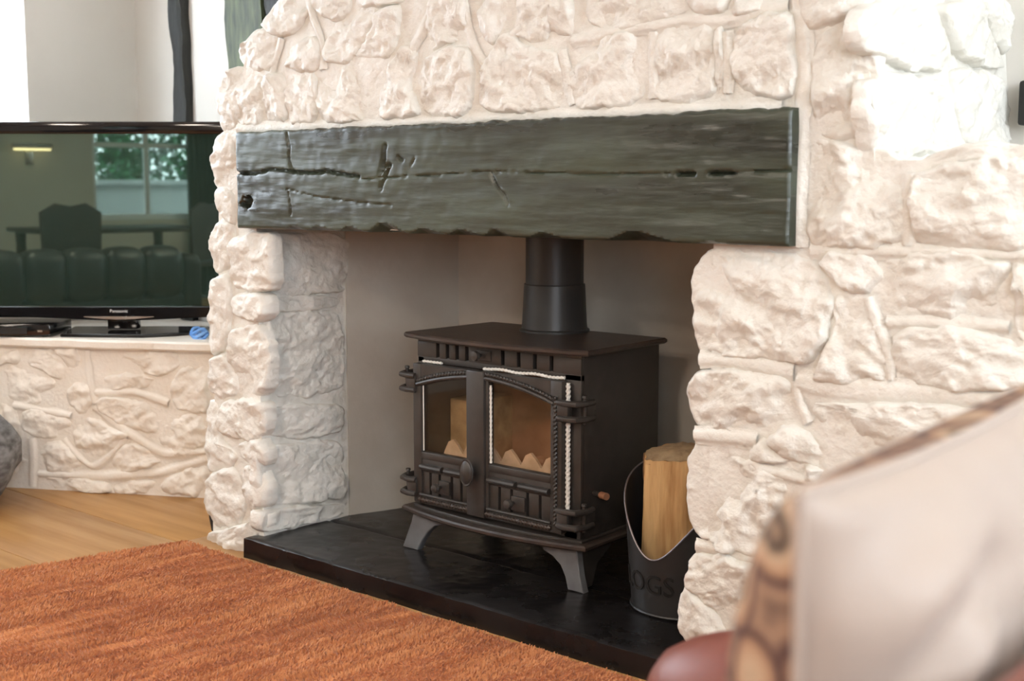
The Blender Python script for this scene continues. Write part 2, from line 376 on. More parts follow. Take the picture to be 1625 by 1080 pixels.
# ------------------------------------------------------------------ chimney breast of painted stone
PF = Plane((0, YF, 0), (1, 0, 0), (0, -1, 0))
XJ = -2.655; XO = -1.272; XR = -0.955
PJ = Plane((XJ, 0, 0), (0, 1, 0), (1, 0, 0))
PR = Plane((XR, 0, 0), (0, 1, 0), (1, 0, 0))
left_px = [(334, 870), (333, 800), (337, 700), (335, 600), (339, 500), (343, 420), (342, 340), (347, 260), (351, 180), (359, 132), (380, 114), (385, 84), (420, 48), (448, 2)]
LP = [PF.hit(*p, 0.01) for p in left_px]
LP[0][1] = 0.0
out = [tuple(p) for p in LP] + [(-2.42, 1.62), (-2.25, 2.25), (-1.05, 2.25), (-1.0, 1.5), (XR, 1.03), (0.35, 1.03), (0.35, 0.0), (XO, 0.0), (XO, 0.885), (XJ, 0.885), (XJ, 0.0)]
breast = struct(MB().prism(out, YF, YB, 'y').build('wall_chimney_breast', MORTAR))

def chaikin(P, it=1):
    for _ in range(it):
        Q = np.roll(P, -1, 0); P = np.stack([P * 0.84 + Q * 0.16, P * 0.16 + Q * 0.84], 1).reshape(-1, 2)
    return P
def resample(P, n):
    Q = np.vstack([P, P[:1]]); d = np.r_[0, np.cumsum(np.linalg.norm(np.diff(Q, axis=0), axis=1))]
    t = np.linspace(0, d[-1], n, endpoint=False)
    return np.stack([np.interp(t, d, Q[:, 0]), np.interp(t, d, Q[:, 1])], 1)
SEED = [100]
def stone(plane, px, H=0.026, parent=None, m=None, rough=1.0, grow=0.004, er=0.022, skirt=0.03, uv=None, tilt=(0, 0), fs=0.8):
    SEED[0] += 7; sd = SEED[0]; rg = np.random.RandomState(sd)
    P = np.array(uv, float) if uv is not None else np.array([plane.hit(x, y, H * 0.7) for x, y in px])
    nx = np.roll(P, -1, 0); ar = np.sum(P[:, 0] * nx[:, 1] - nx[:, 0] * P[:, 1]) / 2
    if ar < 0: P = P[::-1]; ar = -ar
    nx = np.roll(P, -1, 0); cr = P[:, 0] * nx[:, 1] - nx[:, 0] * P[:, 1]
    c = np.array([np.sum((P[:, 0] + nx[:, 0]) * cr), np.sum((P[:, 1] + nx[:, 1]) * cr)]) / (3 * np.sum(cr))
    size = math.sqrt(ar); N = 160
    B = resample(chaikin(P, 2), N)
    d = B - c; rl = np.linalg.norm(d, axis=1, keepdims=True); q3 = np.c_[B / 0.03, np.zeros(N)]
    B = B + d / rl * (grow + 0.0055 * fbm(q3, sd, 4)[:, None])
    g = int(np.clip(size / 0.0042, 14, 58)); sq = np.linspace(-1, 1, g + 1); sq = np.sign(sq) * (1 - (1 - np.abs(sq)) ** 1.15)
    GA, GB = np.meshgrid(sq, sq); big = np.abs(GA) >= np.abs(GB)
    with np.errstate(divide='ignore', invalid='ignore'):
        rr = np.where(big, np.abs(GA), np.abs(GB))
        th = np.where(big, (math.pi / 4) * np.nan_to_num(GB / GA), math.pi / 2 - (math.pi / 4) * np.nan_to_num(GA / GB))
    th = np.where(big, np.where(GA < 0, th + math.pi, th), np.where(GB < 0, th + math.pi, th))
    fi = (th / (2 * math.pi)) % 1.0 * N; i0 = np.floor(fi).astype(int) % N; ft = (fi - np.floor(fi))[..., None]
    Bt = B[i0] * (1 - ft) + B[(i0 + 1) % N] * ft
    U = c[0] + rr * (Bt[..., 0] - c[0]); Vv = c[1] + rr * (Bt[..., 1] - c[1])
    e = (1 - rr) * np.linalg.norm(Bt - c, axis=-1)
    er_ = min(er, 0.30 * size) * (0.55 + 0.45 * vnoise(np.stack([Bt[..., 0] / 0.05, Bt[..., 1] / 0.05, np.full(rr.shape, 3.3)], -1), sd)) + 0.003
    x = np.clip(e / er_, 0, 1); prof = x * (1.6 - 0.6 * x)
    pu, pv = U - c[0], Vv - c[1]
    wq = np.stack([U / 0.06, Vv / 0.06, np.full(U.shape, sd * 0.37)], -1)
    wu = pu + 0.030 * fbm(wq, sd + 1, 3); wv = pv + 0.030 * fbm(wq, sd + 2, 3)
    Hs = []
    for k in range(6):
        a = rg.uniform(0, 6.283); sl = rg.uniform(0.12, 0.60) * (1 if k else 0.2)
        Hs.append(sl * (wu * math.cos(a) + wv * math.sin(a)) + rg.uniform(0.0, 0.42) * sl * size + (0.002 if k else -0.002))
    fac = np.min(np.stack(Hs), 0); fac = np.clip(fac, -0.030, 0.02)
    q = np.stack([U, Vv, np.full(U.shape, sd * 0.11)], -1)
    # flaky ledges: quantised noise gives stepped, split-stone faces
    an = rg.uniform(-0.6, 0.6); ru = U * math.cos(an) + Vv * math.sin(an); rv = -U * math.sin(an) + Vv * math.cos(an)
    lay = fbm(np.stack([ru / 0.110, rv / 0.045, np.full(U.shape, sd * 0.2)], -1), sd + 5, 4) * 2.2
    step = (np.floor(lay) + sm(lay - np.floor(lay), 0.30, 0.62)) / 2.2
    ridged = 0.5 - np.abs(fbm(q / 0.045, sd + 15, 4))
    fine = fbm(q / 0.014, sd + 9, 3)
    top = H + fac * fs + rough * (0.0075 * step + 0.0042 * ridged + 0.0015 * fine) + tilt[0] * pu + tilt[1] * pv
    top = np.maximum(top, -0.003)
    Nn = -0.004 + (top + 0.004) * prof
    W3 = plane.pos(U, Vv, Nn); m1 = g + 1
    idx = np.arange(m1 * m1).reshape(m1, m1)
    loop = list(idx[0, :]) + list(idx[1:, -1]) + list(idx[-1, -2::-1]) + list(idx[-2:0:-1, 0])
    V = W3.reshape(-1, 3); sk = V[loop] - plane.n * (skirt - 0.004); nb = len(V); V = np.vstack([V, sk]); L_ = len(loop)
    Fc = [(idx[j, i], idx[j, i + 1], idx[j + 1, i + 1], idx[j + 1, i]) for j in range(g) for i in range(g)]
    Fc += [(loop[(k + 1) % L_], loop[k], nb + k, nb + (k + 1) % L_) for k in range(L_)]
    # face orientation
    if np.dot(np.cross(plane.u, plane.v), plane.n) < 0: Fc = [f[::-1] for f in Fc]
    o = wobj('stone', V, Fc, m or PAINT, parent or breast, sharp=None)
    return o
def strip(plane, px, w=0.011, h=0.006, parent=None, m=None):
    """raised ribbon of pointing in a joint"""
    P = np.array([plane.hit(x, y, 0.008) for x, y in px]); d = np.r_[0, np.cumsum(np.linalg.norm(np.diff(P, axis=0), axis=1))]
    n = max(4, int(d[-1] / 0.016)); t = np.linspace(0, d[-1], n)
    Q = np.stack([np.interp(t, d, P[:, 0]), np.interp(t, d, P[:, 1])], 1)
    for _ in range(2): Q[1:-1] = (Q[:-2] + 2 * Q[1:-1] + Q[2:]) / 4
    T = np.gradient(Q, axis=0); T /= np.linalg.norm(T, axis=1)[:, None]; Nn = np.stack([-T[:, 1], T[:, 0]], 1)
    SEED[0] += 3; ww = w * (1 + 0.35 * vnoise(np.c_[Q / 0.05, np.zeros(n)], SEED[0])); hh = h * (1 + 0.4 * vnoise(np.c_[Q / 0.06, np.ones(n)], SEED[0]))
    prof = [(-1.5, -0.004), (-1.0, 0.1), (-0.75, 0.75), (-0.3, 1.0), (0.3, 1.0), (0.75, 0.75), (1.0, 0.1), (1.5, -0.004)]
    rows = []
    for a, b in prof:
        C2 = Q + Nn * (ww * a)[:, None]; rows.append(plane.pos(C2[:, 0], C2[:, 1], hh * b + 0.002))
    m_ = len(rows); V = np.vstack(rows); Fc = []
    for k in range(m_ - 1):
        for i in range(n - 1): Fc.append((k * n + i, k * n + i + 1, (k + 1) * n + i + 1, (k + 1) * n + i))
    if np.dot(np.cross(plane.u, plane.v), plane.n) > 0: Fc = [f[::-1] for f in Fc]
    return wobj('pointing_strip', V, Fc, m or PAINT, parent or breast)

front = [
 # above the beam, lower course from the left
 [(346,205),(345,160),(352,122),(372,110),(381,125),(372,202)], [(374,200),(378,135),(395,117),(412,122),(412,195)], [(416,122),(447,118),(450,190),(417,195)],
 [(452,118),(497,117),(500,165),(496,192),(453,195)], [(503,120),(515,104),(582,100),(593,130),(597,170),(590,188),(505,195)],
 [(600,150),(612,112),(634,130),(652,150),(662,182),(604,188)],
 [(376,75),(410,45),(445,57),(435,95),(425,105),(390,108),(378,92)], [(414,38),(437,0),(478,-8),(485,15),(467,45),(442,58),(425,50)],
 [(447,104),(457,80),(478,62),(502,65),(505,100),(490,112)], [(500,-14),(550,-14),(552,8),(535,28),(515,26),(497,10)],
 [(513,97),(518,60),(545,32),(560,15),(592,10),(585,50),(562,78),(545,98)], [(560,86),(583,60),(598,20),(632,6),(627,50),(618,84),(590,88)],
 [(560,10),(565,-14),(640,-14),(632,2),(600,8)],
 [(606,138),(617,105),(642,70),(657,88),(650,120),(641,160),(627,160)], [(656,80),(660,55),(680,10),(690,-12),(730,-12),(735,30),(738,62),(700,64),(672,84)],
 [(668,105),(692,78),(736,75),(746,110),(746,150),(737,180),(690,187),(667,170)], [(752,22),(763,2),(792,-8),(800,12),(786,50),(778,64),(762,45)],
 [(768,100),(803,56),(830,76),(875,80),(886,110),(898,165),(850,176),(780,179),(760,160)], [(818,48),(816,8),(824,-12),(876,-12),(871,20),(863,55),(842,66)],
 [(866,46),(876,15),(890,-12),(902,0),(905,48),(885,54)], [(928,20),(932,-12),(1000,-14),(1078,-12),(1086,15),(1047,30),(1000,41),(955,43),(932,34)],
 [(897,112),(906,86),(945,62),(985,50),(1017,60),(1021,100),(1011,150),(985,166),(940,173),(910,166)],
 [(1038,57),(1075,43),(1110,37),(1127,50),(1130,95),(1127,145),(1090,158),(1045,156),(1037,148)], [(1133,60),(1144,42),(1146,140),(1135,150)],
 [(1164,62),(1180,37),(1215,22),(1252,20),(1256,80),(1256,147),(1235,157),(1180,142),(1167,122),(1161,90)], [(1090,-14),(1152,-14),(1142,18),(1110,24),(1092,12)],
 [(1162,-14),(1252,-14),(1248,8),(1200,10),(1166,26)], [(1272,-12),(1375,-12),(1366,12),(1312,36),(1281,46),(1269,20)],
 [(1290,82),(1300,62),(1350,32),(1372,36),(1386,120),(1391,205),(1355,216),(1300,216),(1284,160),(1284,110)],
 [(1285,228),(1330,224),(1390,246),(1432,262),(1436,300),(1428,380),(1380,390),(1285,392),(1280,320)],
 [(1454,280),(1500,266),(1560,256),(1660,250),(1660,402),(1540,397),(1475,388),(1450,385),(1449,320)],
 [(1446,262),(1480,247),(1515,234),(1660,230),(1660,250),(1560,254),(1500,263),(1450,274)],
 # right pier
 [(1096,470),(1102,430),(1115,403),(1160,402),(1240,402),(1290,420),(1311,450),(1313,500),(1300,550),(1285,573),(1225,571),(1180,563),(1115,562),(1101,520)],
 [(1301,419),(1320,404),(1380,406),(1389,438),(1370,466),(1322,446)], [(1320,470),(1368,478),(1385,520),(1407,570),(1404,600),(1330,606),(1290,602),(1301,580),(1322,530)],
 [(1392,425),(1420,408),(1500,405),(1590,414),(1603,450),(1592,490),(1575,509),(1500,502),(1440,497),(1412,512),(1394,470)],
 [(1415,532),(1440,520),(1530,524),(1600,543),(1660,560),(1660,612),(1580,616),(1500,613),(1416,606),(1411,570)], [(1608,420),(1660,415),(1660,545),(1604,530),(1612,470)],
 [(1281,642),(1400,641),(1500,648),(1660,656),(1660,722),(1480,724),(1372,740),(1331,706),(1301,672)],
 [(1090,622),(1104,592),(1160,586),(1240,602),(1261,640),(1266,660),(1230,673),(1180,677),(1110,680),(1094,655)],
 [(1212,702),(1240,680),(1270,690),(1300,720),(1316,737),(1280,737),(1240,727)], [(1186,716),(1200,702),(1225,705),(1252,726),(1230,736),(1192,731)],
 [(1258,744),(1285,740),(1301,750),(1285,762),(1260,755)], [(1089,760),(1096,712),(1120,706),(1190,737),(1250,767),(1270,792),(1270,850),(1245,891),(1180,877),(1120,857),(1097,840),(1089,800)],
 [(1083,922),(1099,886),(1125,879),(1220,907),(1222,1000),(1170,1002),(1145,990),(1110,947),(1088,934)],
 [(1076,965),(1084,934),(1106,952),(1148,1000),(1140,1015),(1100,1034),(1080,1015)], [(1076,1062),(1084,1040),(1110,1032),(1170,1012),(1230,1010),(1230,1090),(1084,1090)],
 [(1240,912),(1330,885),(1400,900),(1400,1000),(1250,1008)], [(1290,770),(1370,752),(1412,775),(1420,880),(1330,876),(1282,850)],
 [(1428,742),(1660,736),(1660,880),(1434,882)], [(1420,892),(1660,892),(1660,1040),(1412,1030)], [(1245,1018),(1400,1012),(1640,1050),(1640,1110),(1250,1110)],
 # left pier, front
 [(338,292),(336,255),(343,213),(365,212),(368,290),(362,300)], [(341,303),(364,304),(369,352),(352,346),(343,328)],
 [(334,400),(338,362),(352,350),(368,366),(362,420),(338,432)], [(368,382),(400,372),(426,373),(428,455),(400,461),(365,451)], [(367,470),(415,468),(420,495),(410,507),(368,501)],
 [(334,442),(360,440),(362,480),(355,550),(331,562),(333,500)], [(365,526),(410,520),(419,560),(418,622),(380,623),(362,580)], [(334,572),(356,566),(375,620),(345,630),(329,620)],
 [(346,642),(375,636),(413,641),(416,680),(400,700),(375,692),(350,690)], [(326,642),(341,642),(345,700),(370,720),(365,740),(326,746)], [(384,746),(405,741),(418,770),(416,800),(396,806),(385,780)],
 [(326,757),(370,746),(385,800),(376,834),(340,831),(324,800)], [(327,846),(375,840),(416,816),(417,840),(390,856),(386,880),(340,872),(327,862)], [(375,702),(415,706),(419,735),(396,736)],
]
for i, p in enumerate(front):
    ys = [q[1] for q in p]; Hh = 0.015 if max(ys) < 230 else (0.017 if p[0][0] > 1000 else 0.012)
    lp_ = p[0][0] < 430 and max(ys) > 290
    stone(PF, p, H=Hh + (0.004 if lp_ else 0), er=0.011, grow=0.011 if lp_ else 0.009, rough=1.0 if lp_ else 1.15, fs=0.45 if lp_ else (0.55 if max(ys) < 230 else 0.8))
# the stonework goes on in courses past the frame: chimney above, wall to the right
def courses(plane, rows, parent, m, seed, wlo=0.13, whi=0.26):
    rq = random.Random(seed)
    for v0, v1, u0, u1 in rows:
        u = u0(v0, v1) if callable(u0) else u0; ue = u1(v0, v1) if callable(u1) else u1
        while u < ue - 0.05:
            w = min(rq.uniform(wlo, whi), ue - u)
            if ue - u - w < 0.08: w = ue - u
            j = lambda a: rq.uniform(-a, a)
            a, b_, h = u + 0.012, u + w - 0.012, v1 - v0
            stone(plane, None, H=0.015, er=0.011, grow=0.004, fs=0.6, parent=parent, m=m,
                  uv=[(a + j(.008), v0 + .012 + j(.008)), ((a + b_) / 2 + j(.02), v0 + .010 + j(.008)), (b_ + j(.008), v0 + .012 + j(.008)), (b_ + j(.01), (v0 + v1) / 2 + j(.01)), (b_ + j(.012), v1 - .012 + j(.008)), ((a + b_) / 2 + j(.02), v1 - .008 + j(.008)), (a + j(.012), v1 - .012 + j(.008)), (a + j(.01), (v0 + v1) / 2)])
            u += w
lx = lambda v0, v1: float(np.interp(v1, [1.45, 1.62, 2.25], [-2.47, -2.40, -2.25])) + 0.01
rx = lambda v0, v1: float(np.interp(v1, [1.03, 1.5, 2.25], [-0.96, -1.0, -1.05])) - 0.01
courses(PF, [(1.335, 1.47, -1.55, rx), (1.48, 1.61, lx, rx), (1.62, 1.77, lx, rx), (1.78, 1.91, lx, rx), (1.92, 2.08, lx, rx), (2.09, 2.24, lx, rx)], breast, PAINT, 41)
courses(PF, [(0.01, 0.20, -0.62, 0.34), (0.21, 0.42, -0.62, 0.34), (0.43, 0.60, -0.62, 0.34), (0.61, 0.80, -0.62, 0.34), (0.81, 1.02, -0.62, 0.34)], breast, PAINT, 43, 0.18, 0.32)
jamb = [[(431,371),(553,372),(553,440),(548,462),(500,461),(450,471),(431,463)], [(433,477),(460,471),(541,471),(541,486),(440,496)], [(422,511),(440,501),(541,491),(547,560),(546,616),(480,626),(430,621),(420,570)],
 [(425,652),(450,646),(545,641),(547,682),(510,692),(440,692),(425,682)], [(418,711),(470,706),(548,701),(550,791),(500,792),(430,801),(416,770)], [(416,811),(470,806),(550,799),(551,816),(490,831),(418,846)]]
for p in jamb: stone(PJ, p, H=0.015, rough=1.0, er=0.012, grow=0.011, fs=0.35)
ret = [[(1388,130),(1420,115),(1470,125),(1520,140),(1530,235),(1460,245),(1402,250),(1390,200)], [(1375,60),(1380,20),(1420,-4),(1470,-4),(1500,20),(1517,90),(1500,112),(1440,97),(1385,77)],
 [(1526,107),(1560,116),(1605,126),(1611,180),(1606,229),(1545,233),(1531,160)], [(1510,8),(1560,-4),(1600,90),(1605,106),(1560,97),(1526,77)], [(1570,-8),(1606,-8),(1607,88),(1590,58)]]
for p in ret: stone(PR, p, H=0.015, rough=1.1, er=0.014, grow=0.008, fs=0.5)
for p, w in (([(1264,-10),(1273,60),(1276,120),(1268,200),(1264,300),(1261,392)],0.013), ([(1150,50),(1154,90),(1152,148)],0.010), ([(1034,50),(1033,100),(1035,156)],0.009), ([(733,-8),(738,40),(750,80),(766,104)],0.009),
  ([(690,-8),(668,50),(650,78),(640,110)],0.010), ([(826,42),(806,60),(788,82)],0.009), ([(905,66),(960,52),(1050,38),(1100,28),(1150,34),(1176,20),(1250,8)],0.012), ([(888,80),(896,120),(906,166)],0.009),
  ([(444,60),(437,90),(428,118),(424,150)],0.009), ([(486,-4),(494,30),(508,60),(510,110)],0.011), ([(1262,606),(1350,620),(1450,626),(1660,640)],0.017), ([(1262,605),(1258,630),(1280,672)],0.010),
  ([(1376,472),(1390,520),(1410,560),(1410,604)],0.008), ([(1442,275),(1441,330),(1438,390)],0.010), ([(1108,570),(1180,576),(1258,590)],0.012), ([(1100,690),(1160,694),(1200,700)],0.013),
  ([(1102,866),(1170,882),(1238,900)],0.011), ([(1284,398),(1400,398),(1500,400),(1660,408)],0.010), ([(1405,512),(1500,512),(1600,520)],0.010), ([(374,204),(500,200),(640,194),(800,186),(1000,177),(1240,168)],0.010),
  ([(1190,742),(1250,756),(1300,770)],0.010)):
    strip(PF, p, w)

# recess behind the opening
def quad_wall(name, a, b, z0, z1, th, m):
    a = np.array(a); b = np.array(b); d = (b - a) / np.linalg.norm(b - a); n = np.array([-d[1], d[0]]) * th; k = max(2, int(np.linalg.norm(b - a) / 0.05)); mb = MB()
    P = [tuple(a), tuple(b), tuple(b + n), tuple(a + n)]
    return struct(mb.prism(P, z0, z1, 'z').build(name, m))
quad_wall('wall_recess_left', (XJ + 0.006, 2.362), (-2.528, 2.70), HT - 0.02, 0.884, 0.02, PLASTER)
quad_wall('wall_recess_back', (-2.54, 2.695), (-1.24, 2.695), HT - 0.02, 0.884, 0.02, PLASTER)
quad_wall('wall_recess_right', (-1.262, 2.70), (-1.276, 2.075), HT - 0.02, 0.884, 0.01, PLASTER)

# ------------------------------------------------------------------ mantel beam
def make_beam():
    x0, x1, z0, z1 = -2.690, -1.096, 0.880, 1.1245; yf = 2.024; yb = 2.20
    nx_, nz_ = 420, 72
    X = np.linspace(x0, x1, nx_); Zz = np.linspace(z0, z1, nz_); U, V = np.meshgrid(X, Zz)
    q = np.stack([U / 0.25, V / 0.05, np.zeros_like(U)], -1)
    h = 0.0016 * fbm(q, 11, 3) + 0.00035 * fbm(np.stack([U / 0.08, V / 0.006, np.ones_like(U)], -1), 12, 3) + 0.0006 * fbm(np.stack([U / 0.03, V / 0.03, np.ones_like(U)], -1), 31, 2)
    def pl(pts):  # pixel polyline -> x,z on the face
        return np.array([PF.hit(x, y, YF - yf) for x, y in pts])
    def dist(P):
        best = np.full(U.shape, 9.0)
        for a, b in zip(P[:-1], P[1:]):
            d = b - a; t = np.clip(((U - a[0]) * d[0] + (V - a[1]) * d[1]) / (d @ d), 0, 1)
            best = np.minimum(best, np.hypot(U - a[0] - t * d[0], V - a[1] - t * d[1]))
        return best
    wob = 0.0016 * vnoise(np.stack([U / 0.012, V / 0.012, np.zeros_like(U)], -1), 44)
    for pts, w, dep in (([(371,274),(405,275),(430,268),(450,271),(470,273),(500,274),(518,271),(540,276),(570,280)],0.0035,0.012), ([(455,212),(459,235),(457,255),(463,270)],0.003,0.008), ([(611,231),(609,252),(603,275),(612,262),(619,262),(607,290),(604,300)],0.004,0.010),
                        ([(565,285),(640,280),(700,277),(760,273),(850,274),(960,276),(1075,276)],0.0018,0.004), ([(1075,276),(1100,276)],0.003,0.014), ([(1125,275),(1160,274)],0.003,0.014), ([(1160,274),(1252,270)],0.0016,0.006),
                        ([(778,275),(786,292),(800,310),(806,325)],0.003,0.006), ([(458,305),(462,330),(461,340)],0.0022,0.005), ([(455,300),(500,312),(560,320),(620,326)],0.002,0.003), ([(632,250),(638,254)],0.003,0.006), ([(657,252),(652,262)],0.003,0.005)):
        dd = dist(pl(pts)) + wob; h = h - dep * np.exp(-(dd / w) ** 2)
    k = PF.hit(394, 320, 0.03); rr = np.hypot((U - k[0]) / 0.022, (V - k[1]) / 0.014) + 0.35 * vnoise(np.stack([U / 0.01, V / 0.01, np.zeros_like(U)], -1), 7)
    h = h - 0.022 * (1 - sm(rr, 0.6, 1.15))
    # chopped lower edge
    for a, b, hh in ((455,488,0.010),(488,540,0.011),(540,586,0.013),(586,650,0.024),(650,710,0.014),(710,770,0.013),(770,815,0.016),(840,900,0.012),(965,1080,0.020),(1110,1160,0.006)):
        xa = PF.hit(a, 365, 0.03)[0]; xb = PF.hit(b, 365, 0.03)[0]; s_ = (U - xa) / (xb - xa)
        hl = np.where((s_ > 0) & (s_ < 1), hh * np.clip(np.minimum(s_ * 3.2, (1 - s_) * 1.8), 0, 1), 0)
        h = h - np.clip(hl - (V - z0), 0, 1) * 2.2
    er = np.minimum(np.minimum(U - x0, x1 - U), np.minimum(V - z0, z1 - V)); h = h - 0.006 * np.clip(1 - er / 0.007, 0, 1) ** 2
    topw = 0.0025 * fbm(np.stack([U / 0.03, np.zeros_like(U), np.zeros_like(U)], -1), 5, 3) * sm(V, z1 - 0.03, z1)
    F3 = np.stack([U, np.minimum(yf - h, yb - 0.03), V + topw], -1).reshape(-1, 3)
    Vl = [tuple(p) for p in F3]; Fc = []
    for j in range(nz_ - 1):
        for i in range(nx_ - 1):
            a = j * nx_ + i; Fc.append((a, a + 1, a + nx_ + 1, a + nx_))
    loop = [i for i in range(nx_)] + [j * nx_ + nx_ - 1 for j in range(1, nz_)] + [(nz_ - 1) * nx_ + i for i in range(nx_ - 2, -1, -1)] + [j * nx_ for j in range(nz_ - 2, 0, -1)]
    b0 = len(Vl)
    for i in loop: Vl.append((Vl[i][0], yb, Vl[i][2]))
    n = len(loop)
    for k_ in range(n):
        k2 = (k_ + 1) % n; Fc.append((loop[k2], loop[k_], b0 + k_, b0 + k2))
    Fc.append(tuple(b0 + k_ for k_ in range(n)))
    return wobj('mantel_beam', Vl, Fc, BEAM, sharp=40)
tag(make_beam(), 'long black-green hewn oak beam set in white stone above the stove opening', 'beam')

# ------------------------------------------------------------------ hearth
he = empty('hearth', (-1.99, 2.3, 0.0), 'raised black slate hearth slab under the cast iron stove', 'hearth')
def slab(x0, x1, y0, y1, z1, front):
    nx_, ny_ = 150, 40; X = np.linspace(x0, x1, nx_); Y = np.linspace(y0, y1, ny_); U, V = np.meshgrid(X, Y)
    h = 0.0012 * fbm(np.stack([U / 0.12, V / 0.12, np.zeros_like(U)], -1), 21, 3) + 0.0005 * fbm(np.stack([U / 0.02, V / 0.02, np.zeros_like(U)], -1), 23, 2)
    er = np.minimum(np.minimum(U - x0, x1 - U), np.minimum(V - y0, y1 - V))
    chip = 0.004 + 0.003 * np.clip(vnoise(np.stack([U / 0.03, V / 0.03, np.ones_like(U)], -1), 29), 0, 1)
    h = h - 0.004 * np.clip(1 - er / (chip * 1.5), 0, 1) ** 1.5
    G = np.stack([U, V, z1 + h], -1).reshape(-1, 3); Vl = [tuple(p) for p in G]; Fc = []
    for j in range(ny_ - 1):
        for i in range(nx_ - 1):
            a = j * nx_ + i; Fc.append((a, a + 1, a + nx_ + 1, a + nx_))
    loop = list(range(nx_)) + [j * nx_ + nx_ - 1 for j in range(1, ny_)] + [(ny_ - 1) * nx_ + i for i in range(nx_ - 2, -1, -1)] + [j * nx_ for j in range(ny_ - 2, 0, -1)]
    b0 = len(Vl); n = len(loop)
    for i in loop:
        p = Vl[i]; w = 0.003 * vnoise(np.array([p[0] / 0.05, p[1] / 0.05, 2.0]), 3); Vl.append((p[0], p[1] + (w if front and p[1] < y0 + 0.001 else 0), 0.0))
    for k in range(n):
        k2 = (k + 1) % n; Fc.append((loop[k2], loop[k], b0 + k, b0 + k2))
    Fc.append(tuple(b0 + k for k in range(n)))
    return wobj('slate_slab', Vl, Fc, SLATE, he, sharp=40)
slab(-2.690, -1.296, 2.020, 2.288, HT, True)
slab(-2.66, -1.278, 2.292, 2.694, HT - 0.0005, False)

# ------------------------------------------------------------------ wood burning stove (local coords, front is -y)
SO = (-1.995, 2.41, HT)
st = empty('wood_burning_stove', SO, 'black cast iron wood-burning stove with two arched glass doors on slate hearth', 'stove')
def bow(x, w=0.30, d=0.03): return -d * (1 - (x / w) ** 2)
XB = 0.262
b = MB()
b.box(-XB, -XB + 0.012, -0.150, 0.155, 0.118, 0.552, 0.002); b.box(XB - 0.012, XB, -0.150, 0.155, 0.118, 0.552, 0.002)
b.box(-XB + 0.01, XB - 0.01, 0.145, 0.155, 0.118, 0.552); b.box(-XB + 0.01, XB - 0.01, -0.145, 0.15, 0.118, 0.130)
# front frame round the doors
b.box(-XB, -0.240, -0.158, -0.145, 0.118, 0.505, 0.002); b.box(0.214, XB, -0.158, -0.145, 0.118, 0.505, 0.002)
b.box(-XB, XB, -0.158, -0.145, 0.490, 0.507, 0.002); b.box(-XB, XB, -0.158, -0.145, 0.542, 0.552); b.box(-XB + 0.01, XB - 0.01, -0.158, -0.145, 0.118, 0.135)
# slotted strip under the top plate
slots = [-0.196, -0.163, -0.130, -0.097, 0.020, 0.070, 0.120, 0.170]; edge = -XB
for sx in slots:
    b.box(edge, sx, -0.160, -0.147, 0.505, 0.543, 0.0012); edge = sx + 0.011
b.box(edge, XB, -0.160, -0.147, 0.505, 0.543, 0.0012)
b.build('body', IRON, st, local=True)
MB().box(-XB + 0.012, XB - 0.012, -0.142, -0.138, 0.50, 0.55).build('vent_shade_backing', DARK, st, local=True)  # black sheet behind the slots, shade of the recess put in as colour
def plate(x0, x1, yfr, yb, d, z0, z1, bev, ch=0.02):
    P = [(x0 + ch * 0.4, yb), (x1 - ch * 0.4, yb)]
    xs = np.linspace(x1, x0, 25); cx_ = (x0 + x1) / 2; hw = (x1 - x0) / 2
    P += [(x, yfr - d * (1 - ((x - cx_) / hw) ** 2)) for x in xs]
    return MB().prism(P, z0, z1, 'z', bev)
plate(-0.292, 0.296, -0.178, 0.150, 0.038, 0.552, 0.566, 0.004).build('top_plate', IRONB, st, local=True)
plate(-0.306, 0.292, -0.178, 0.160, 0.044, 0.100, 0.114, 0.004).build('base_plate', IRONB, st, local=True)
plate(-0.275, 0.272, -0.165, 0.155, 0.030, 0.113, 0.121, 0.002).build('base_moulding', IRON, st, local=True)
def leg(sx, y0):
    # cabriole bracket: profile in x-z, flaring outwards at the foot
    P = [(0.205, 0.102), (0.262, 0.102), (0.266, 0.07), (0.272, 0.035), (0.282, 0.0), (0.236, 0.0), (0.228, 0.03), (0.214, 0.055), (0.190, 0.072), (0.160, 0.082), (0.160, 0.102)] if sx > 0 else \
        [(-0.160, 0.102), (-0.160, 0.085), (-0.195, 0.075), (-0.220, 0.055), (-0.240, 0.03), (-0.258, 0.0), (-0.312, 0.0), (-0.296, 0.035), (-0.280, 0.07), (-0.270, 0.102)]
    MB().prism(P, y0, y0 + 0.022, 'y', 0.002).build('leg', IRONG, st, local=True)
leg(1, -0.172); leg(-1, -0.172); leg(1, 0.118); leg(-1, 0.118)
